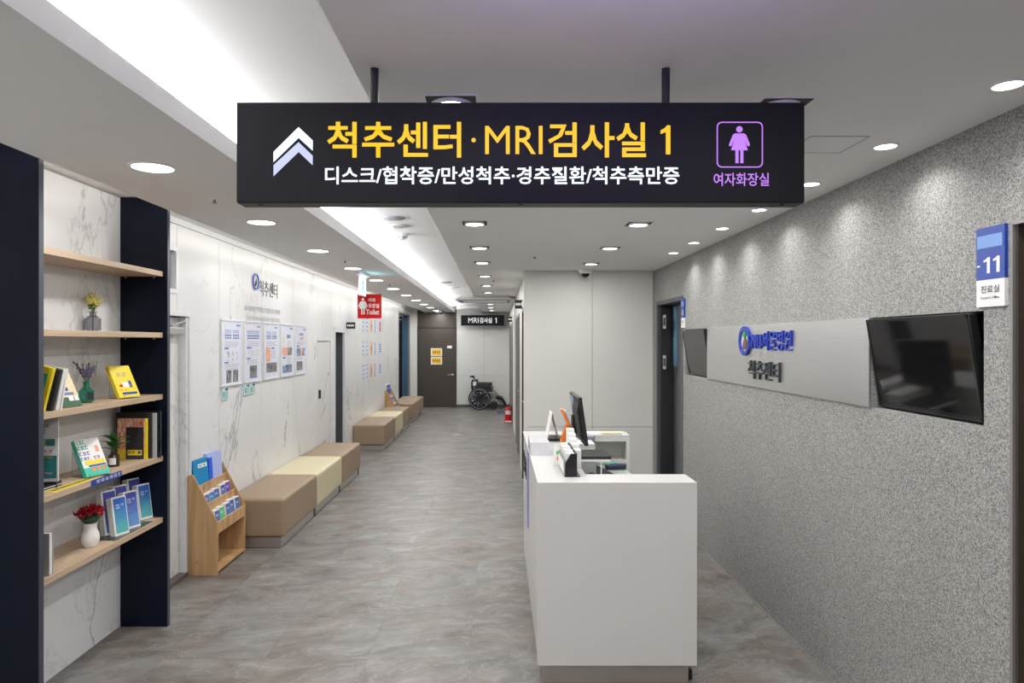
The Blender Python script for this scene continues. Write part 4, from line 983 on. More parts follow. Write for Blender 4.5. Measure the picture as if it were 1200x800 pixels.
upright('standing_book', 'grey and white hardback leaning right beside the cream book', 3.105, 0.028, 0.14, 0.193, plain('grey_cover', (0.42, 0.41, 0.39), 0.5), math.radians(11), x0=-2.012, spine=plain('grey_cover', (0.42, 0.41, 0.39), 0.5), pages=True)
u3 = upright('standing_book', 'thin black book end with white edge next to the cream book', 3.14, 0.012, 0.14, 0.19, M_PAPER, math.radians(9), x0=-2.010, spine=M_BLACKM)
# cream leaning book
x, y, z = onshelf(80, 477.5, 2)
cb = book('leaning_book', 'cream and dark green book partly behind the standing books', (x, y, z+0.004), 0.150, 0.215, 0.020, M_CREAMP, YAW, math.radians(31))
pr(cb, 'green_base', M_DKGREEN, -0.075, 0.075, 0.0, 0.05); pr(cb, 'blue_band', M_BLUEM, -0.04, 0.055, 0.062, 0.076); pr(cb, 'yellow_print', M_YBOOK, -0.04, 0.03, 0.080, 0.105)
glyphs(cb, M_INK, -0.05, 0.045, 0.125, 0.140, 5); glyphs(cb, M_INK, -0.05, 0.03, 0.155, 0.168, 4); pr(cb, 'animal_print', M_PAPER, 0.02, 0.045, 0.030, 0.056, -0.0010); pr(cb, 'animal_print', M_PAPER, 0.05, 0.07, 0.030, 0.054, -0.0010); pr(cb, 'blue_dot', M_BLUE, 0.015, 0.035, 0.085, 0.103, -0.0010)
# shelf 2 : yellow flowers in smoky bottle
x, y, z = onshelf(109, 388.6, 1)
vs = thing('glass_vase', 'small smoky glass vase holding yellow sprigs', 'vase', (x, y, z), 0.4)
bm = new(); box(bm, -0.036, 0.036, -0.034, 0.034, 0, 0.082); bmesh.ops.bevel(bm, geom=bm.edges[:], offset=0.009, segments=2, affect='EDGES'); obj('body', bm, M_SGLASS, vs)
bm = new(); lathe(bm, [(0.026, 0.078), (0.016, 0.09), (0.015, 0.102), (0.021, 0.105), (0.021, 0.110), (0.014, 0.110)], 20); obj('neck', bm, M_SGLASS, vs)
yf = thing('yellow_sprigs', 'bunch of small yellow blossoms in the smoky vase', 'flowers', (x, y, z))
rnd = random.Random(9); st_ = new(); bl = new(); lf = new()
for k in range(18):
    a = rnd.uniform(0, 2*PI); s = rnd.uniform(0.0, 0.6); L = rnd.uniform(0.07, 0.125); d = Vector((math.cos(a)*s, math.sin(a)*s, 1)).normalized(); p0 = Vector((0, 0, 0.1)); tube(st_, p0, p0+d*L, 0.001, 5)
    for q in range(8):
        p = p0+d*(L*(0.4+0.085*q))+Vector((rnd.uniform(-1, 1), rnd.uniform(-1, 1), rnd.uniform(-1, 1)))*0.007
        bmesh.ops.create_icosphere(bl if q > 1 else lf, subdivisions=1, radius=rnd.uniform(0.003, 0.0065), matrix=Matrix.Translation(p))
tube(st_, (0, 0, 0.01), (0, 0, 0.1), 0.004, 6)
obj('stems', st_, M_STEM, yf, kind='stuff'); obj('blossoms', bl, M_YFLOW, yf, kind='stuff'); obj('leaves', lf, M_STEM, yf, kind='stuff')
# shelf 4 (z 1.019)
Z4 = SHZ[3]
pb = thing('leaflet_board', 'upright printed notice board in white and teal at the shelf left end', 'notice', (-2.13, 3.17, Z4), 0.12)
obj('board', B(-0.16, 0.085, 0, 0.006, 0.03, 0.345), plain('white_board', (0.75, 0.75, 0.74), 0.4), pb)
def pbr(n, m, x0, x1, z0, z1): obj(n, B(x0, x1, -0.0008, 0, z0, z1), m, pb)
pbr('teal_field', M_TEALD, -0.16, 0.078, 0.045, 0.150); glyphs(pb, M_ORANGE, -0.15, -0.05, 0.282, 0.295, 8, name='print'); glyphs(pb, M_BLUEM, -0.045, 0.06, 0.282, 0.295, 8, name='print')
glyphs(pb, plain('mustard_print', (0.62, 0.50, 0.08), 0.5), -0.13, 0.04, 0.252, 0.272, 9, name='title_print'); pbr('green_ribbon', plain('ribbon_green', (0.05, 0.20, 0.18), 0.5), -0.03, 0.07, 0.195, 0.228)
glyphs(pb, M_YBOOK, -0.02, 0.055, 0.20, 0.222, 4, y=-0.0012, name='ribbon_print'); glyphs(pb, M_RED, 0.0, 0.06, 0.165, 0.176, 5, name='print'); pbr('white_band', M_PAPER, -0.13, 0.06, 0.062, 0.074); glyphs(pb, M_RED, -0.12, 0.05, 0.064, 0.071, 12, y=-0.0012, name='print')
for k in range(4): pbr('pale_line', M_TEAL, -0.03, 0.05-0.01*(k % 2), 0.086+k*0.016, 0.092+k*0.016)
pbr('yellow_line', M_YBOOK, -0.04, 0.06, 0.152-0.015, 0.152-0.006)
obj('base', B(-0.16, 0.085, -0.02, 0.03, 0.0, 0.03), M_BLACK, pb)
# white flower beside board
wf = thing('white_flower', 'white blossom partly hidden behind the near navy panel', 'flowers', (-2.10, 3.06, Z4))
bm = new(); lathe(bm, [(0, 0), (0.02, 0), (0.025, 0.06), (0.018, 0.09)], 16); obj('vase', bm, M_CERAM, wf)
bm = new(); rnd = random.Random(4)
for k in range(16):
    a = rnd.uniform(0, 2*PI); e = rnd.uniform(-0.3, 1.4); p = Vector((math.cos(a)*math.cos(e), math.sin(a)*math.cos(e), math.sin(e)))*0.026+Vector((0, 0, 0.135))
    bmesh.ops.create_icosphere(bm, subdivisions=1, radius=0.013, matrix=Matrix.Translation(p))
obj('petals', bm, M_CERAM, wf, kind='stuff')
bm = new(); tube(bm, (0, 0, 0.08), (0, 0, 0.12), 0.003); prism(bm, [(0, 0.09), (0.04, 0.10), (0.05, 0.125), (0.01, 0.11)], -0.002, 0.002, 'Y'); obj('stem', bm, M_LEAFP, wf)
# black thin tablets / folders lying in front
for k in range(2):
    t = thing('thin_folder', ['lower', 'upper'][k]+' thin black folder lying on the fourth shelf before the notice board', 'folder', (-2.095, 3.17+0.0, Z4+0.0005+k*0.011), -0.05+k*0.03, 'thin black folders on the fourth shelf')
    obj('cover', B(-0.10, 0.05, -0.12, 0.03, 0, 0.0095), M_BLACK, t); obj('white_edge', B(-0.098, 0.0505, -0.1205, 0.0305, 0.003, 0.006), M_PAPER, t)
yl = thing('shelf_label', 'yellow printed label strip lying on the fourth shelf edge', 'label', (-2.025, 3.27, Z4))
obj('strip', B(-0.025, 0.025, -0.19, 0.19, 0, 0.0015), M_YBOOK, yl)
bm = new()
for k in range(14): box(bm, -0.012, 0.010, -0.16+k*0.023, -0.16+k*0.023+0.014, 0.0015, 0.0019)
obj('print', bm, M_INK, yl)
bl_ = thing('shelf_label', 'blue label strip with white writing on the fourth shelf front edge', 'label', (-1.9945, 3.485, Z4-0.016), PI/2)
obj('strip', B(-0.135, 0.135, -0.002, 0, -0.016, 0.014), M_BLUE, bl_); glyphs(bl_, M_PAPER, -0.09, 0.12, -0.008, 0.007, 22, y=-0.0026, name='print')
# stand with teal/white book
x, y, z = onshelf(116, 558, 3)
b2 = book('leaning_book', 'white and teal book on an acrylic stand in the middle of the fourth shelf', (x, y, z+0.006), 0.134, 0.200, 0.024, M_PAPER, YAW, math.radians(27), spine=M_TEAL)
pr(b2, 'teal_field', M_TEAL, -0.067, 0.067, 0.0, 0.048); glyphs(b2, M_TEAL, -0.06, -0.01, 0.175, 0.195, 3); glyphs(b2, M_TEAL, -0.065, 0.02, 0.145, 0.165, 4); glyphs(b2, plain('purple_ink', (0.12, 0.08, 0.28), 0.5), -0.065, 0.0, 0.115, 0.133, 3); glyphs(b2, plain('purple_ink', (0.12, 0.08, 0.28), 0.5), -0.065, 0.045, 0.09, 0.105, 6)
pr(b2, 'yellow_box', M_YBOOK, -0.05, 0.06, 0.062, 0.085); pr(b2, 'blue_band', M_BLUE, -0.035, 0.062, 0.050, 0.060, -0.0008)
for k in range(3): pr(b2, 'orange_dot', M_ORANGE, -0.025+k*0.03, -0.005+k*0.03, 0.028, 0.045, -0.001)
pr(b2, 'figure_print', M_SKIN, 0.03, 0.05, 0.125, 0.16); pr(b2, 'figure_print', M_PAPER, 0.028, 0.055, 0.09, 0.124)
acrylic((x, y, z), 0.12, 0.16, 0.11, 'clear stand holding the white and teal book')
# amber bottle plant
x, y, z = onshelf(133.5, 546, 3)
ap = thing('plant_bottle', 'dark amber bottle with a white label and green leafy cutting', 'bottle', (x, y, z), 0.25)
bm = new(); lathe(bm, [(0, 0), (0.027, 0), (0.029, 0.004), (0.029, 0.055), (0.022, 0.066), (0.014, 0.070), (0.014, 0.078), (0.010, 0.078)], 24); obj('bottle', bm, M_AMBER, ap)
bm = new()
for k in range(9):
    a0 = -PI/2-0.75+k*0.15
    v = [bm.verts.new((0.0295*math.cos(a), 0.0295*math.sin(a), zz)) for a, zz in ((a0, 0.012), (a0+0.15, 0.012), (a0+0.15, 0.048), (a0, 0.048))]; bm.faces.new(v)
obj('paper_label', bm, M_PAPER, ap)
def leaf_bm(L, W, droop=0.3):
    bm = new(); n = 6; rows_ = []
    for k in range(n+1):
        u = k/n; ww = W*math.sin(PI*min(1, u*0.95+0.05))**0.8*(1-0.25*u); zz = -droop*L*u*u
        rows_.append([bm.verts.new((-ww, L*u, zz+ww*0.25)), bm.verts.new((0, L*u, zz)), bm.verts.new((ww, L*u, zz+ww*0.25))])
    for a, b_ in zip(rows_[:-1], rows_[1:]):
        bm.faces.new((a[0], a[1], b_[1], b_[0])); bm.faces.new((a[1], a[2], b_[2], b_[1]))
    return bm
rnd = random.Random(12)
for k in range(12):
    a = k*2.4; e = 0.45+0.12*(k % 5); bm = leaf_bm(rnd.uniform(0.06, 0.10), 0.022)
    bmesh.ops.transform(bm, matrix=Matrix.Translation((0, 0, 0.085+0.011*(k//2))) @ Matrix.Rotation(a, 4, 'Z') @ Matrix.Rotation(e, 4, 'X'), verts=bm.verts)
    obj('leaf', bm, M_LEAFP, ap)
bm = new(); tube(bm, (0, 0, 0.05), (0, 0, 0.135), 0.003); obj('stem', bm, M_STEM, ap)
# big black & yellow magazines facing the camera, near the far panel
def facing(label, x0, x1, y, z0, h_, mat, t_=0.012, rz=0.0, name='large_book'):
    t = thing(name, label, 'book', ((x0+x1)/2, y, z0), rz, 'large books against the far navy panel'); W = (x1-x0)/2
    obj('cover', B(-W, W, 0, t_, 0, h_), mat, t, bevel=0.001); return t, W
Y4 = 3.985
t, W = facing('food patterned book with a yellow spine and black centre panel', wx(141, Y4), wx(175, Y4), 3.955, Z4, 0.235, M_YBOOK, 0.016)
obj('food_print', B(-W, W*0.86, -0.0008, 0, 0.055, 0.235), M_FOOD, t); obj('black_panel', B(-W*0.42, W*0.80, -0.0015, 0, 0.0, 0.185), M_BLACKM, t)
obj('yellow_box', B(-W*0.30, W*0.68, -0.0022, 0, 0.022, 0.053), M_YBOOK, t); glyphs(t, M_INK, -W*0.25, W*0.3, 0.034, 0.046, 8, y=-0.003, name='print'); obj('blue_dot', B(W*0.42, W*0.60, -0.003, 0, 0.032, 0.047), M_BLUE, t); glyphs(t, M_BLUEM, -W*0.25, W*0.6, 0.008, 0.015, 14, y=-0.0022, name='print')
facing('tall black folder behind the food patterned book', wx(139, Y4)-0.01, wx(178, Y4), 3.978, Z4, 0.268, M_BLACKM, 0.014)
facing('white thin book behind the tall black folder', wx(142, Y4), wx(181, Y4)+0.004, 3.998, Z4, 0.262, plain('silver_cover', (0.5, 0.5, 0.52), 0.4), 0.010)
facing('black glossy book edge rearmost by the navy panel', wx(146, Y4), wx(184.5, Y4)+0.004, 4.012, Z4, 0.275, M_GLOSS, 0.014)
facing('green spined book rearmost against the navy panel', wx(144, Y4), wx(183, Y4)+0.002, 4.030, Z4, 0.258, M_DKGREEN, 0.010)
# shelf 5 (z .653)
Z5 = SHZ[4]
x, y, z = onshelf(106, 640, 4)
wv = thing('white_vase', 'small white ceramic vase holding red flowers', 'vase', (x, y, z))
bm = new(); lathe(bm, [(0, 0), (0.028, 0), (0.037, 0.012), (0.043, 0.04), (0.040, 0.065), (0.031, 0.088), (0.029, 0.105), (0.034, 0.122), (0.030, 0.122), (0.026, 0.105), (0.0, 0.10)], 32); obj('body', bm, M_CERAM, wv)
rf = thing('red_flowers', 'cluster of dark red blossoms in the white vase', 'flowers', (x, y, z))
rnd = random.Random(5)
pet = new()
flw = leaf_bm(0.026, 0.009, -0.35); flw_me = None
for k in range(16):
    a = k*2.4; rr = 0.064*math.sqrt((k+0.5)/16); c0 = Vector((rr*math.cos(a), rr*math.sin(a), 0.165+0.034*math.cos(rr/0.064*1.5)-0.012))
    bmf = new()
    for q in range(9):
        l = leaf_bm(0.030, 0.0095, -0.3 if q % 2 else -0.7); Mq = Matrix.Translation(c0) @ Matrix.Rotation(rnd.uniform(0, .5)+q*2*PI/9, 4, 'Z') @ Matrix.Rotation(rnd.uniform(0.0, 0.5), 4, 'X')
        bmesh.ops.transform(l, matrix=Mq, verts=l.verts); me_ = bpy.data.meshes.new('x'); l.to_mesh(me_); l.free(); bmf.from_mesh(me_); bpy.data.meshes.remove(me_)
    obj('blossom', bmf, M_REDFL, rf)
bm = new(); lathe(bm, [(0, 0.11), (0.03, 0.125), (0.052, 0.15), (0.03, 0.165), (0, 0.17)], 14); obj('foliage', bm, M_DKGREEN, rf)
# leaflet packs
def pack(loc, label, w_=0.10, h_=0.205, t_=0.032, yaw=YAW, lean=math.radians(9), mat=None, group='leaflet packs on the lowest shelf', big=True):
    t = thing('leaflet_pack', label, 'leaflets', loc, group=group, rot=(Euler((0, 0, yaw)).to_matrix() @ Euler((-lean, 0, 0)).to_matrix()).to_euler())
    if big:
        n = 4
        for k in range(n): obj('booklet', B(-w_/2+0.001*(k % 2), w_/2-0.001*(k % 2), k*t_/n, (k+0.93)*t_/n, 0.0, h_-0.002*(k % 2)), M_PAPER, t)
        obj('cover_print', B(-w_/2+0.010, w_/2-0.004, -0.0006, 0, 0.012, h_-0.008), mat or M_BLUEC, t)
        glyphs(t, M_PAPER, -w_*0.25, w_*0.3, h_*0.76, h_*0.80, 6, y=-0.001, name='print'); glyphs(t, M_PAPER, -w_*0.25, w_*0.05, h_*0.69, h_*0.73, 3, y=-0.001, name='print')
    else:
        obj('booklet', B(-w_/2, w_/2, 0, t_, 0.0, h_), M_PAPER, t); obj('cover_print', B(-w_/2+0.006, w_/2-0.002, -0.0006, 0, 0.004, h_-0.008), mat or M_BLUEC, t)
        glyphs(t, M_PAPER, -w_*0.25, w_*0.25, h_*0.70, h_*0.78, 3, y=-0.001, name='print')
    return t
for k, (px, py) in enumerate(((148, 627), (161, 619), (176, 608.5))):
    x, y, z = onshelf(px, py, 4)
    pack((x-0.02, y, z+0.004), ['nearest', 'middle', 'farthest'][k]+' blue leaflet pack in the front row of the lowest shelf', mat=[M_BLUEC, M_BLUEC2, M_BLUEC][k], w_=0.09, t_=0.04)
    pack((x-0.075, y+0.005, z+0.006), ['nearest', 'middle', 'farthest'][k]+' blue leaflet pack in the back row of the lowest shelf', mat=M_BLUEC2, w_=0.09, h_=0.235, t_=0.04)
lh_ = thing('leaflet_holder', 'clear two tier holder under the blue leaflet packs', 'stand', (-2.10, 3.78, Z5))
obj('base_plate', B(-0.1, 0.095, -0.19, 0.19, 0, 0.003), M_ACRYL, lh_)
wbk = thing('standing_book', 'white paper-edged book standing by the near navy panel on the lowest shelf', 'book', (-2.0, 3.045, Z5), rot=(0, 0, 0))
obj('cover', B(-0.16, -0.0, 0, 0.004, 0, 0.19), plain('grey_cover2', (0.35, 0.34, 0.34), 0.5), wbk); obj('pages', B(-0.158, -0.004, 0.004, 0.026, 0.003, 0.187), M_PAPER, wbk); obj('back_cover', B(-0.16, 0, 0.026, 0.030, 0, 0.19), plain('grey_cover2', (0.35, 0.34, 0.34), 0.5), wbk)

# ================================================================== BROCHURE RACKS
def rack(loc, label):
    t = thing('brochure_rack', label, 'rack', loc)
    # x: 0 wall .. 0.215 front ; y: 0..0.55
    side = [(0, 0), (0.213, 0), (0.213, 0.385), (0.035, 0.73), (0, 0.73)]
    for y0 in (0.0, 0.535):
        bm = new(); prism(bm, side, y0, y0+0.015, 'Y'); obj('side_panel', bm, M_PINE, t, bevel=0.0015)
    obj('bottom_board', B(0.0, 0.208, 0.015, 0.535, 0.02, 0.036), M_PINE, t)
    obj('back_board', B(0.0, 0.010, 0.015, 0.535, 0.036, 0.60), M_PINE, t)
    obj('front_rail', B(0.198, 0.211, 0.015, 0.535, 0.30, 0.385), M_PINE, t, bevel=0.001)
    obj('tier_rail', B(0.125, 0.135, 0.015, 0.535, 0.42, 0.52), M_PINE, t, bevel=0.001)
    obj('tier_rail', B(0.055, 0.065, 0.015, 0.535, 0.52, 0.645), M_PINE, t, bevel=0.001)
    obj('tier_floor', B(0.01, 0.198, 0.015, 0.535, 0.29, 0.30), M_PINE, t)
    obj('tier_floor', B(0.01, 0.125, 0.015, 0.535, 0.415, 0.425), M_PINE, t)
    obj('tier_floor', B(0.01, 0.055, 0.015, 0.535, 0.52, 0.53), M_PINE, t)
    return t
RKX, RKY = XL+0.004, 4.955
rack((RKX, RKY, 0), 'pine brochure rack standing between the marble door and first bench')
FP = math.radians(82)
for k, (dy, m_, hh) in enumerate(((0.07, M_BLUEC2, .12), (0.16, M_BLUEC, .12), (0.245, M_BLUEC2, .125), (0.37, M_BLUEC2, .13), (0.46, plain('violet_cover', (0.16, 0.08, 0.42), 0.4), .135))):
    pack((RKX+0.120, RKY+dy, 0.430), ['first', 'second', 'third', 'fourth', 'fifth'][k]+' leaflet pack from the left in the middle tier of the near rack', 0.072, hh+0.03, 0.055, FP, math.radians(8), m_, 'leaflets in the middle tier of the near rack', False)
for k, (dy, m_, hh) in enumerate(((0.085, M_BLUEC2, .12), (0.17, M_GREENC, .125), (0.285, M_BLUEC2, .125), (0.36, M_BLUEC2, .135), (0.47, M_BLUEC2, .13))):
    pack((RKX+0.192, RKY+dy, 0.305), ['first', 'green second', 'third', 'fourth', 'fifth'][k]+' leaflet pack from the left in the lowest tier of the near rack', 0.070, hh+0.035, 0.060, FP, math.radians(8), m_, 'leaflets in the lowest tier of the near rack', False)
def folder(loc, label, w_, h_, t_, mat, lab=False, lean=6):
    t = thing('document_folder', label, 'folder', loc, group='folders in the top tier of the near rack', rot=(Euler((0, 0, math.radians(84))).to_matrix() @ Euler((-math.radians(lean), 0, 0)).to_matrix()).to_euler())
    obj('cover', B(-w_/2, w_/2, 0, 0.003, 0, h_), mat, t, bevel=0.001); obj('back_cover', B(-w_/2, w_/2, t_-0.003, t_, 0, h_), mat, t); obj('spine', B(-w_/2, -w_/2+0.003, 0.003, t_-0.003, 0, h_), mat, t)
    obj('pages', B(-w_/2+0.006, w_/2-0.006, 0.003, t_-0.003, 0.003, h_-0.008), M_PAPER, t)
    if lab:
        obj('title_label', B(-w_*0.2, w_*0.42, -0.001, 0, h_*0.78, h_*0.88), M_PAPER, t); glyphs(t, M_INK, -w_*0.14, w_*0.36, h_*0.81, h_*0.85, 7, y=-0.0015, name='print')
    return t
folder((RKX+0.050, RKY+0.15, 0.532), 'bright blue document folder with white title label in the near rack', 0.20, 0.29, 0.012, M_TEALF, True)
folder((RKX+0.030, RKY+0.13, 0.532), 'teal document folder behind the labelled blue folder', 0.21, 0.29, 0.014, plain('teal_folder', (0.02, 0.30, 0.42), 0.35))
folder((RKX+0.052, RKY+0.37, 0.532), 'pale blue standing folder at the right of the near rack', 0.22, 0.31, 0.03, M_LBLUE, lean=3)
folder((RKX+0.058, RKY+0.28, 0.532), 'deep blue narrow folder between the labelled and pale folders', 0.05, 0.28, 0.02, plain('deep_blue_folder', (0.02, 0.12, 0.70), 0.35), lean=3)
# far rack
rack((XL+0.004, 13.62, 0), 'pine brochure rack far down the corridor between benches')
for k in range(4): pack((XL+0.124, 13.62+0.08+k*0.12, 0.430), ['first', 'second', 'third', 'fourth'][k]+' leaflet pack in the middle tier of the far rack', 0.09, 0.16, 0.04, FP, math.radians(8), M_BLUEC2, 'leaflets in the far rack', False)
for k in range(4): pack((XL+0.196, 13.62+0.08+k*0.12, 0.305), ['first', 'second', 'third', 'fourth'][k]+' leaflet pack in the lowest tier of the far rack', 0.09, 0.15, 0.04, FP, math.radians(8), M_BLUEC2, 'leaflets in the far rack', False)
for k in range(2): pack((XL+0.050, 13.62+0.14+k*0.22, 0.532), ['left', 'right'][k]+' tall blue booklet in the top tier of the far rack', 0.16, 0.30, 0.03, FP, math.radians(4), M_BLUEC2, 'leaflets in the far rack', False)

# ================================================================== BENCHES
def puffy(x0, x1, y0, y1, z0, z1, bulge=0.014, r=0.024, n=15):
    """upholstered block: rounded edges and a slightly domed top"""
    bm = new(); box(bm, -1, 1, -1, 1, -1, 1)
    bmesh.ops.subdivide_edges(bm, edges=bm.edges[:], cuts=n, use_grid_fill=True)
    c = Vector(((x0+x1)/2, (y0+y1)/2, (z0+z1)/2)); h = Vector(((x1-x0)/2, (y1-y0)/2, (z1-z0)/2))
    for v in bm.verts:
        u = Vector([math.sin(PI/2*q)*0.75+0.25*q for q in v.co])
        u = Vector([math.copysign(1-(1-abs(q))**1.0, q) for q in u])
        p = Vector((u.x*h.x, u.y*h.y, u.z*h.z)); q = Vector([max(-(h[k]-r), min(h[k]-r, p[k])) for k in range(3)])
        d = p-q
        if d.length > 1e-9: p = q+d.normalized()*r
        if u.z > -0.5: p.z += bulge*(1-u.x**2)*(1-u.y**2)*max(0, u.z)
        v.co = p+c
    return bm
def bench(y0, L, mat, label, group, xf=-1.775):
    t = thing('bench_seat', label, 'bench', ((XL+xf)/2, y0, 0), 0, group)
    hw = (xf-XL)/2-0.002
    b_ = obj('cushion', puffy(-hw, hw+0.02, 0.003, L-0.003, 0.085, 0.405), mat, t)
    for e in b_.data.edges: e.use_edge_sharp = False
    obj('plinth', B(-hw, hw-0.005, 0.006, L-0.05, 0.004, 0.085), M_KICK, t)
    obj('foot_block', B(hw-0.03, hw-0.001, L-0.045, L-0.006, 0.0, 0.085), M_BLACK, t)
    return t
bn = [(5.62, 1.05, M_TAN, 'tan leatherette bench seat next to the pine rack'), (6.675, 1.05, M_CREAM, 'cream leatherette bench seat between two tan seats, under the posters'), (7.73, 1.03, M_TAN, 'tan leatherette bench seat at the far end of the near row')]
for b_ in bn: bench(*b_, 'near row of cube bench seats')
bf = [(10.6, 1.18, M_TAN, 'tan bench seat nearest in the far row, beyond the washroom'), (11.79, 0.93, M_CREAM, 'cream bench seat in the far row'), (12.73, 0.87, M_TAN, 'tan bench seat behind the cream seat of the far row'), (14.18, 1.42, M_TAN, 'tan bench seat just beyond the far brochure rack'), (15.61, 0.62, M_TAN, 'farthest tan bench seat, by the blue doorway')]
for b_ in bf: bench(*b_, 'far row of cube bench seats')

# ================================================================== RECEPTION DESK
DX0, DX1, DY0, DY1, DZ = 0.198, 0.986, 3.372, 5.30, 1.003
dk = thing('reception_desk', 'white U-shaped reception desk with satin steel plinth', 'desk', ((DX0+DX1)/2, DY0, 0))
ox, oy = (DX0+DX1)/2, DY0
def DB(x0, x1, y0, y1, z0, z1): return B(x0-ox, x1-ox, y0-oy, y1-oy, z0, z1)
obj('front_panel', DB(DX0, DX1, DY0, DY0+0.055, 0.098, DZ-0.012), M_WHITE, dk, bevel=0.002)
obj('side_front', DB(DX0+0.006, DX0+0.05, DY0+0.056, DY1, 0.098, DZ-0.012), M_WHITE, dk)
bm = new(); box(bm, DX0-ox, DX1-ox, 0, 0.215, DZ-0.012, DZ); box(bm, DX0-ox, 0.462-ox, 0.215, DY1-oy, DZ-0.012, DZ); box(bm, 0.462-ox, DX1-ox, 5.09-oy, DY1-oy, DZ-0.012, DZ)
obj('counter_top', bm, M_WHITE, dk)
obj('inner_panel', DB(0.28, DX1, DY0+0.185, DY0+0.213, 0.1, DZ-0.012), M_BEIGE, dk)
obj('inner_panel', DB(0.435, 0.46, DY0+0.215, DY1-0.21, 0.1, DZ-0.012), M_BEIGE, dk)
# far return with an open shelf
obj('return_side', DB(DX1-0.025, DX1, 5.09, DY1, 0.0, DZ-0.012), M_BEIGE, dk)
obj('return_back', DB(0.46, DX1-0.025, DY1-0.02, DY1, 0.0, DZ-0.012), M_BEIGE, dk)
obj('return_shelf', DB(0.46, DX1-0.025, 5.09, DY1-0.02, 0.79, 0.815), M_BEIGE, dk)
obj('return_rail', DB(0.46, DX1-0.025, 5.09, 5.11, 0.955, DZ-0.012), M_BEIGE, dk)
obj('return_door', DB(0.46, DX1-0.03, 5.095, 5.115, 0.08, 0.785), M_BEIGE, dk)
wk = obj('work_surface', DB(0.46, 0.955, DY0+0.215, 5.09, 0.735, 0.755), M_BOXG, dk)
obj('plinth', DB(DX0+0.025, DX1-0.035, DY0+0.03, DY0+0.05, 0.0, 0.098), M_KICK, dk)
obj('plinth', DB(DX0+0.030, DX0+0.045, DY0+0.05, DY1, 0.0, 0.098), M_KICK, dk)
obj('led_strip', DB(DX0+0.0, DX0+0.0065, 4.46, 4.58, 0.48, 0.985), M_PURPLE, dk)
obj('levelling_foot', DB(DX1-0.03, DX1-0.008, DY0+0.06, DY0+0.085, 0.0, 0.05), M_BLACK, dk)
# raised letters on the corridor side
for v in (1,):
    lt = text('lettering', '척추센터', 0.46, 0.14, 0, 0, M_BLACK, dk, y=0, bold=0.01, ext=0.005)
    lt.rotation_euler = (0, 0, -PI/2); lt.location = (DX0-0.0-ox+0.006, 5.03-oy, 0.80)
# raised white box on the counter
rb = thing('counter_riser', 'low glossy white riser box on the corridor side of the counter', 'riser', (0.33, 4.17, DZ))
obj('box', B(-0.130, -0.012, 0, 0.30, 0, 0.084), plain('milky_white_acrylic', (0.64, 0.64, 0.68), 0.15), rb, bevel=0.004)
obj('base_edge', B(-0.131, -0.011, -0.001, 0.30, 0, 0.003), M_FRAMEW, rb)

# ---- things on the desk
Zt = DZ
def ondesk(px, py, z=Zt): d = (1.7-z)*800/(py-400); return (px-583)*d/800, d
ch = thing('card_rack', 'black sided rack of white cards on the counter nearest the camera', 'card holder', (0.345, 3.52, Zt))
prof = [(0.0, 0.0), (0.066, 0.0), (0.066, 0.118), (0.030, 0.118), (0.006, 0.07)]
bm = new(); prism(bm, [(0.004, 0.0), (0.060, 0.0), (0.066, 0.118), (0.034, 0.118), (0.008, 0.075)], 0.0, 0.006, 'Y'); obj('end_panel', bm, M_BLACK, ch)
bm = new(); prism(bm, [(0.004, 0.0), (0.060, 0.0), (0.066, 0.118), (0.034, 0.118), (0.008, 0.075)], 0.384, 0.39, 'Y'); obj('end_panel', bm, M_BLACK, ch)
obj('back_panel', B(0.060, 0.066, 0.006, 0.384, 0.0, 0.118), M_BLACK, ch)
obj('foot', B(0.0, 0.082, -0.008, 0.398, 0.0, 0.004), M_BLACK, ch)
fp = obj('front_panel', B(-0.001, 0.003, 0.0, 0.39, 0.004, 0.085), plain('grey_plastic', (0.30, 0.30, 0.31), 0.4), ch)
obj('printed_sheet', B(-0.0025, -0.001, 0.04, 0.35, 0.015, 0.072), M_PAPER, fp)
for q in range(6): obj('card_stack', B(0.012, 0.052, 0.012+q*0.062, 0.060+q*0.062, 0.03, 0.118+0.004*(q % 2)), M_PAPER, ch)
pt = thing('paper_tray', 'row of white upright paper packets behind the card rack', 'paper', (0.43, 3.75, Zt-0.0))
for q in range(5): obj('packet', B(-0.012-0.0*q, 0.030, q*0.085, 0.07+q*0.085, 0.0, 0.10+0.018*q), M_PAPER, pt, bevel=0.002)
lc = thing('leaflet_sheet', 'white leaflet with green and orange squares beside the card rack', 'paper', (0.318, 3.84, Zt), 0.0)
obj('sheet', B(0, 0.045, 0, 0.003, 0, 0.125), M_PAPER, lc); obj('green_square', B(0.012, 0.034, -0.001, 0, 0.062, 0.082), M_GREENC, lc); obj('orange_square', B(0.016, 0.036, -0.001, 0, 0.030, 0.048), M_ORANGE, lc); obj('foot', B(0, 0.045, 0.003, 0.03, 0, 0.004), M_ACRYL, lc)
# white display stand far left
x, y = ondesk(648, 515.5); 
ds = thing('display_stand', 'white tent display with black base at the far end of the counter', 'display', (x, 4.86, Zt+0.0))
bm = new(); prism(bm, [(-0.048, 0.02), (-0.040, 0.02), (-0.008, 0.195), (-0.014, 0.195)], -0.09, 0.09, 'Y'); obj('front_leaf', bm, M_PAPER, ds)
bm = new(); prism(bm, [(0.036, 0.02), (0.030, 0.02), (-0.012, 0.19), (-0.006, 0.195)], -0.09, 0.09, 'Y'); obj('back_leaf', bm, M_GREYF, ds)
obj('base', B(-0.052, 0.06, -0.10, 0.10, 0, 0.02), M_BLACK, ds, bevel=0.002)
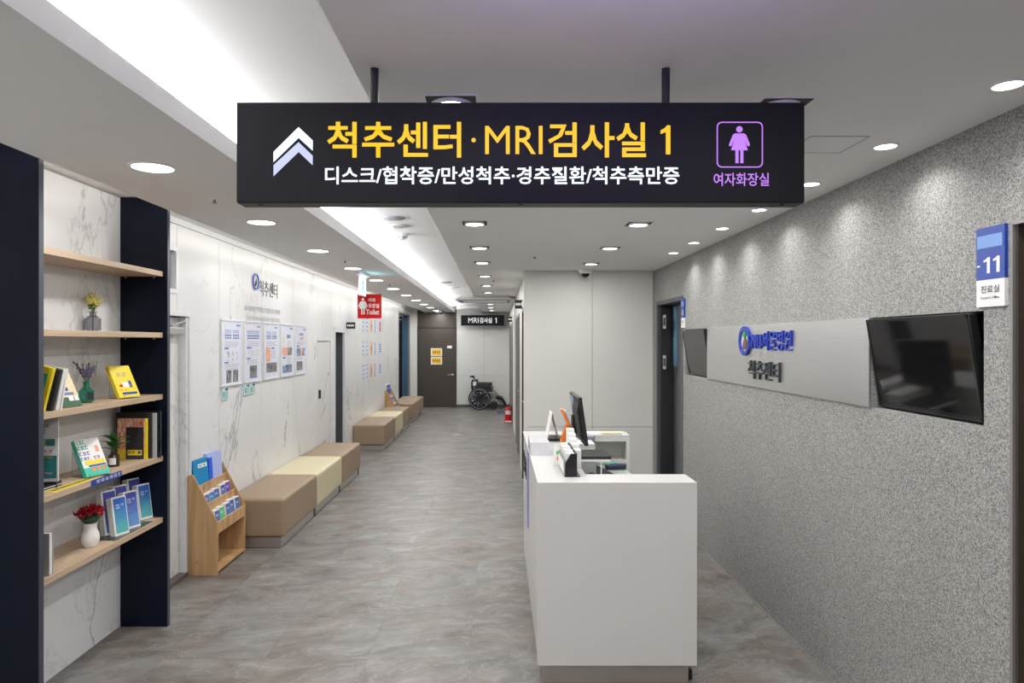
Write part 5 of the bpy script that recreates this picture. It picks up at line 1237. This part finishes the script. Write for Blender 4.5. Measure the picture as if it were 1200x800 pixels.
# orange stand
og = thing('orange_stand', 'orange Y-shaped easel holding a small panel beside the monitor', 'stand', (0.475, 4.72, Zt))
og.scale = (1.1, 1.1, 1.18)
def slab(parent, p0, p1, th, y0, y1, mat, name):
    p0 = Vector((p0[0], 0, p0[1])); p1 = Vector((p1[0], 0, p1[1])); d = (p1-p0).normalized(); n = Vector((-d.z, 0, d.x))*th/2
    bm = new(); prism(bm, [((p0+n).x, (p0+n).z), ((p0-n).x, (p0-n).z), ((p1-n).x, (p1-n).z), ((p1+n).x, (p1+n).z)], y0, y1, 'Y'); return obj(name, bm, mat, parent)
slab(og, (0.04, 0.05), (-0.03, 0.195), 0.012, -0.04, 0.04, M_ORANGE, 'back_plate')
slab(og, (-0.026, 0.0), (0.012, 0.10), 0.026, -0.04, 0.04, M_ORANGE, 'front_leg')
slab(og, (0.05, 0.0), (0.02, 0.09), 0.012, -0.04, 0.04, M_ORANGE, 'rear_leg')
slab(og, (0.05, 0.055), (-0.012, 0.19), 0.006, -0.06, 0.06, M_FRAMEW, 'held_panel')
# monitor
mo = thing('computer_monitor', 'black computer monitor seen almost edge-on behind the counter', 'monitor', (0.545, 4.60, 0.755))
Mm = Matrix.Translation((0, 0, 0.435)) @ Matrix.Rotation(math.radians(-8), 4, 'Y')
obj('panel', B(-0.012, 0.012, -0.27, 0.27, -0.155, 0.155, M=Mm), M_BLACK, mo, bevel=0.004)
obj('blue_strip', B(-0.0135, -0.012, 0.06, 0.262, -0.02, 0.14, M=Mm), plain('pale_blue_strip', (0.30, 0.45, 0.62), 0.2), mo)  # pale blue strip over the far part of the monitor back
bm = new(); prism(bm, [(-0.012, -0.13), (-0.030, -0.09), (-0.030, 0.07), (-0.012, 0.12)], -0.24, 0.04, 'Y', M=Mm); obj('back_housing', bm, M_BLACKM, mo, bevel=0.006)
obj('stand_neck', B(-0.045, -0.015, -0.04, 0.04, 0.02, 0.45), M_BLACK, mo); obj('stand_base', B(-0.07, 0.10, -0.12, 0.12, 0.0, 0.02), M_BLACK, mo, bevel=0.005)
# white stand with black top
rs = thing('desk_riser', 'white desk stand with a thick black top behind the counter', 'stand', (0.63, 4.40, 0.755))
obj('top', B(-0.11, 0.105, 0.0, 0.28, 0.185, 0.205), M_BLACKM, rs, bevel=0.004)
obj('under_board', B(-0.105, 0.10, 0.002, 0.27, 0.170, 0.185), M_WPLAST, rs)
for xx in (-0.1, 0.036):
    for yy in (0.004, 0.26): obj('leg', B(xx, xx+0.008, yy, yy+0.008, 0.0, 0.170), M_WPLAST, rs)
pp = thing('paper_stack', 'white paper stack behind the black topped stand', 'paper', (0.62, 4.75, 0.755+0.0))
obj('stack', B(-0.12, 0.06, 0, 0.20, 0.0, 0.232), M_PAPER, pp, bevel=0.003)
gb = thing('grey_box', 'small grey box on the work surface beside the return shelf', 'box', (0.665, 5.03, 0.755))
obj('body', B(-0.05, 0.05, -0.03, 0.03, 0, 0.25), plain('blue_grey_plastic', (0.25, 0.28, 0.34), 0.5), gb, bevel=0.003)
kb = thing('keyboard', 'black keyboard lying on the work surface below the counter', 'keyboard', (0.70, 4.83, 0.758), 0.22)
kb.scale = (1.25, 1.15, 1.3)
obj('body', B(-0.075, 0.075, -0.19, 0.19, 0, 0.018), M_BLACK, kb, bevel=0.004)
bm = new()
for i in range(5):
    for j in range(15): box(bm, -0.065+i*0.026, -0.043+i*0.026, -0.185+j*0.0247, -0.164+j*0.0247, 0.018, 0.023)
obj('keys', bm, M_BLACKM, kb, kind='stuff')
hs = thing('desk_phone', 'dark blue handset with a teal tip on the work surface', 'phone', (0.865, 5.03, 0.755), 0.1)
hs.scale = (0.8, 0.8, 0.8)
bm = new(); tube(bm, (-0.09, 0, 0.03), (0.10, 0, 0.03), 0.028, 16); obj('body', bm, plain('dark_navy_plastic', (0.02, 0.025, 0.07), 0.3), hs, bevel=0.008)
bm = new(); tube(bm, (-0.09, 0, 0.05), (0.02, 0, 0.062), 0.010, 12); obj('teal_tip', bm, M_TEAL, hs)
rd = thing('tape_dispenser', 'black and red desk tool by the keyboard', 'desk tool', (0.56, 4.28, 0.755))
bm = new(); lathe(bm, [(0.012, -0.012), (0.032, -0.012), (0.032, 0.012), (0.012, 0.012), (0.012, -0.012)], 20, Matrix.Translation((0, 0, 0.05)) @ Matrix.Rotation(PI/2, 4, 'X')); obj('roll', bm, M_ACRYL, rd)
bm = new(); prism(bm, [(-0.05, 0), (0.06, 0), (0.06, 0.03), (0.02, 0.025), (0, 0.05), (-0.04, 0.02)], -0.016, 0.016, 'Y'); obj('base', bm, M_BLACK, rd)
sc_ = thing('return_papers', 'loose white papers on top of the far return counter', 'paper', (0.80, 5.20, DZ))
obj('sheets', B(-0.16, 0.14, -0.06, 0.06, 0, 0.006), M_PAPER, sc_); obj('cream_sheet', B(-0.02, 0.13, -0.07, 0.03, 0.006, 0.009), M_CREAMP, sc_)
# office chair behind the desk (only castors show)
oc = thing('office_chair', 'black office chair tucked behind the reception desk, castors showing', 'chair', (0.87, 4.02, 0), 0.0)
for k in range(5):
    a = k*2*PI/5-PI/2+0.30; c_, s_ = math.cos(a)*0.26, math.sin(a)*0.26
    bm = new(); tube(bm, (0, 0, 0.09), (c_, s_, 0.07), 0.018, 8, 0.012); lg_ = obj('leg', bm, M_BLACK, oc)
    bm = new(); tube(bm, (c_-s_*0.06, s_+c_*0.06, 0.028), (c_+s_*0.06, s_-c_*0.06, 0.028), 0.027, 14); obj('castor', bm, M_BLACK, lg_)
bm = new(); tube(bm, (0, 0, 0.08), (0, 0, 0.42), 0.025); obj('gas_column', bm, M_BLACK, oc)
obj('seat', puffy(-0.22, 0.22, -0.22, 0.22, 0.42, 0.49), M_BLACKM, oc)
obj('backrest', B(0.0, 0.04, -0.20, 0.20, 0.52, 0.70, M=Matrix.Translation((0.20, 0, 0))), M_BLACKM, oc, bevel=0.015)
obj('back_bracket', B(0.19, 0.215, -0.03, 0.03, 0.44, 0.60), M_BLACK, oc)

# ================================================================== FAR END: wheelchair, extinguisher, box, floor cap
WC = thing('wheelchair', 'black folding wheelchair parked at the corridor end facing right', 'wheelchair', (wx(562, 17.25), 17.25, 0))
u = 17.25/800
R_ = 0.272
for s in (-0.26, 0.26):
    wh = None
    bm = new(); torus(bm, R_-0.016, 0.018, Matrix.Translation((0, s, R_)) @ Matrix.Rotation(PI/2, 4, 'X'), 40, 8); wh = obj('wheel', bm, M_BLACK, WC)
    bm = new(); torus(bm, R_-0.035, 0.008, Matrix.Translation((0, s+math.copysign(0.035, s), R_)) @ Matrix.Rotation(PI/2, 4, 'X'), 40, 6); obj('hand_rim', bm, plain('bluish_steel_rim', (0.30, 0.42, 0.50), 0.35, metal=0.5), wh)
    bm = new()
    for k in range(12):
        a = k*PI/6+0.1*(k % 2); tube(bm, (0, s, R_), ((R_-0.03)*math.cos(a), s, R_+(R_-0.03)*math.sin(a)), 0.013, 6)
    obj('spokes', bm, M_BLACK, wh)
    bm = new(); tube(bm, (0, s-0.03, R_), (0, s+0.03, R_), 0.03, 14); obj('hub', bm, M_BLACK, wh)
    si = s*0.88
    bm = new(); path(bm, [(-0.13, si, 0.78), (-0.17, si, 0.82), (-0.24, si, 0.81)], 0.014); obj('push_handle', bm, M_BLACK, WC)
    bm = new(); path(bm, [(-0.13, si, 0.80), (-0.12, si, 0.25), (0.40, si, 0.25)], 0.012); path(bm, [(-0.12, si, 0.43), (0.40, si, 0.43), (0.47, si, 0.22), (0.56, si, 0.13)], 0.012); path(bm, [(0.38, si, 0.43), (0.38, si, 0.12)], 0.012); path(bm, [(-0.1, si, 0.60), (0.30, si, 0.60), (0.34, si, 0.44)], 0.011)
    obj('frame', bm, M_GREYM, WC)
    obj('armrest', B(-0.08, 0.32, si-0.025, si+0.025, 0.605, 0.66), M_BLACK, WC, bevel=0.01)
    obj('side_guard', B(-0.14, 0.34, si-0.006, si+0.006, 0.42, 0.57), M_BLACKM, WC)
    bm = new(); tube(bm, (0.37, si-0.02, 0.09), (0.37, si+0.02, 0.09), 0.088, 22); obj('castor', bm, M_BLACK, WC)
    bm = new(); path(bm, [(0.37, si, 0.09), (0.38, si, 0.22)], 0.013); obj('castor_fork', bm, M_CHROME, WC)
    obj('footrest', B(-0.10, 0.10, -0.07, 0.07, -0.03, 0.03, M=Matrix.Translation((0.60, si*0.6, 0.20)) @ Matrix.Rotation(math.radians(60), 4, 'Y')), M_BLACK, WC, bevel=0.006)
    bm = new(); path(bm, [(0.42, si, 0.30), (0.54, si*0.8, 0.27), (0.60, si*0.6, 0.20)], 0.034); obj('leg_support', bm, M_BLACK, WC)
obj('seat', B(-0.10, 0.36, -0.22, 0.22, 0.42, 0.455), M_BLACKM, WC, bevel=0.01)
obj('backrest', B(-0.19, -0.04, -0.235, 0.235, 0.42, 0.74), M_BLACKM, WC, bevel=0.02)
obj('pouch', B(-0.21, -0.19, -0.15, 0.15, 0.50, 0.70), M_BLACK, WC)
obj('side_tag', B(-0.16, -0.07, -0.242, -0.235, 0.60, 0.70), M_PAPER, WC)
# extinguisher
fe = thing('fire_extinguisher', 'red fire extinguisher on a red floor stand by the right doors', 'extinguisher', (wx(595.5, 14.3), 14.3, 0))
obj('stand', B(-0.085, 0.085, -0.085, 0.085, 0.0, 0.065), M_REDG, fe, bevel=0.004); obj('stand_label', B(-0.07, 0.07, -0.087, -0.085, 0.018, 0.05), M_PAPER, fe)
bm = new(); lathe(bm, [(0, 0.065), (0.066, 0.065), (0.07, 0.08), (0.07, 0.27), (0.062, 0.30), (0.03, 0.325), (0.02, 0.335), (0.02, 0.35), (0, 0.35)], 28); obj('cylinder', bm, M_REDG, fe)
bm = new(); tube(bm, (0, 0, 0.345), (0, 0, 0.375), 0.017); box(bm, -0.05, 0.015, -0.008, 0.008, 0.375, 0.385); box(bm, -0.05, 0.01, -0.008, 0.008, 0.395, 0.402, M=Matrix.Rotation(0.15, 4, 'Y')); obj('valve', bm, M_BLACK, fe)
bm = new(); path(bm, [(0.015, 0, 0.36), (0.07, -0.01, 0.34), (0.085, -0.01, 0.22), (0.078, -0.01, 0.12)], 0.009); obj('hose', bm, M_BLACK, fe)
bm = new()
for k in range(10):
    a0 = -PI/2-0.9+k*0.18; v = [bm.verts.new((0.0708*math.cos(a), 0.0708*math.sin(a), zz)) for a, zz in ((a0, 0.18), (a0+0.18, 0.18), (a0+0.18, 0.26), (a0, 0.26))]; bm.faces.new(v)
obj('label_print', bm, M_PAPER, fe)
fb = thing('floor_box', 'small blue grey box on the floor beside the extinguisher', 'box', (wx(586.5, 16.2), 16.2, 0))
obj('body', B(-0.07, 0.07, -0.07, 0.07, 0, 0.11), plain('slate_blue_box', (0.13, 0.18, 0.24), 0.5), fb, bevel=0.004); obj('lid', B(-0.045, 0.045, -0.045, 0.045, 0.11, 0.14), M_BLACK, fb)
fc = thing('floor_outlet', 'small metal outlet cover set in the corridor floor', 'floor outlet', (wx(534.5, 12.4), 12.4, 0))
obj('cover', B(-0.12, 0.12, -0.09, 0.09, 0, 0.003), M_GREYF, fc); obj('flap', B(-0.06, 0.06, -0.04, 0.04, 0.003, 0.005), M_ALU, fc)
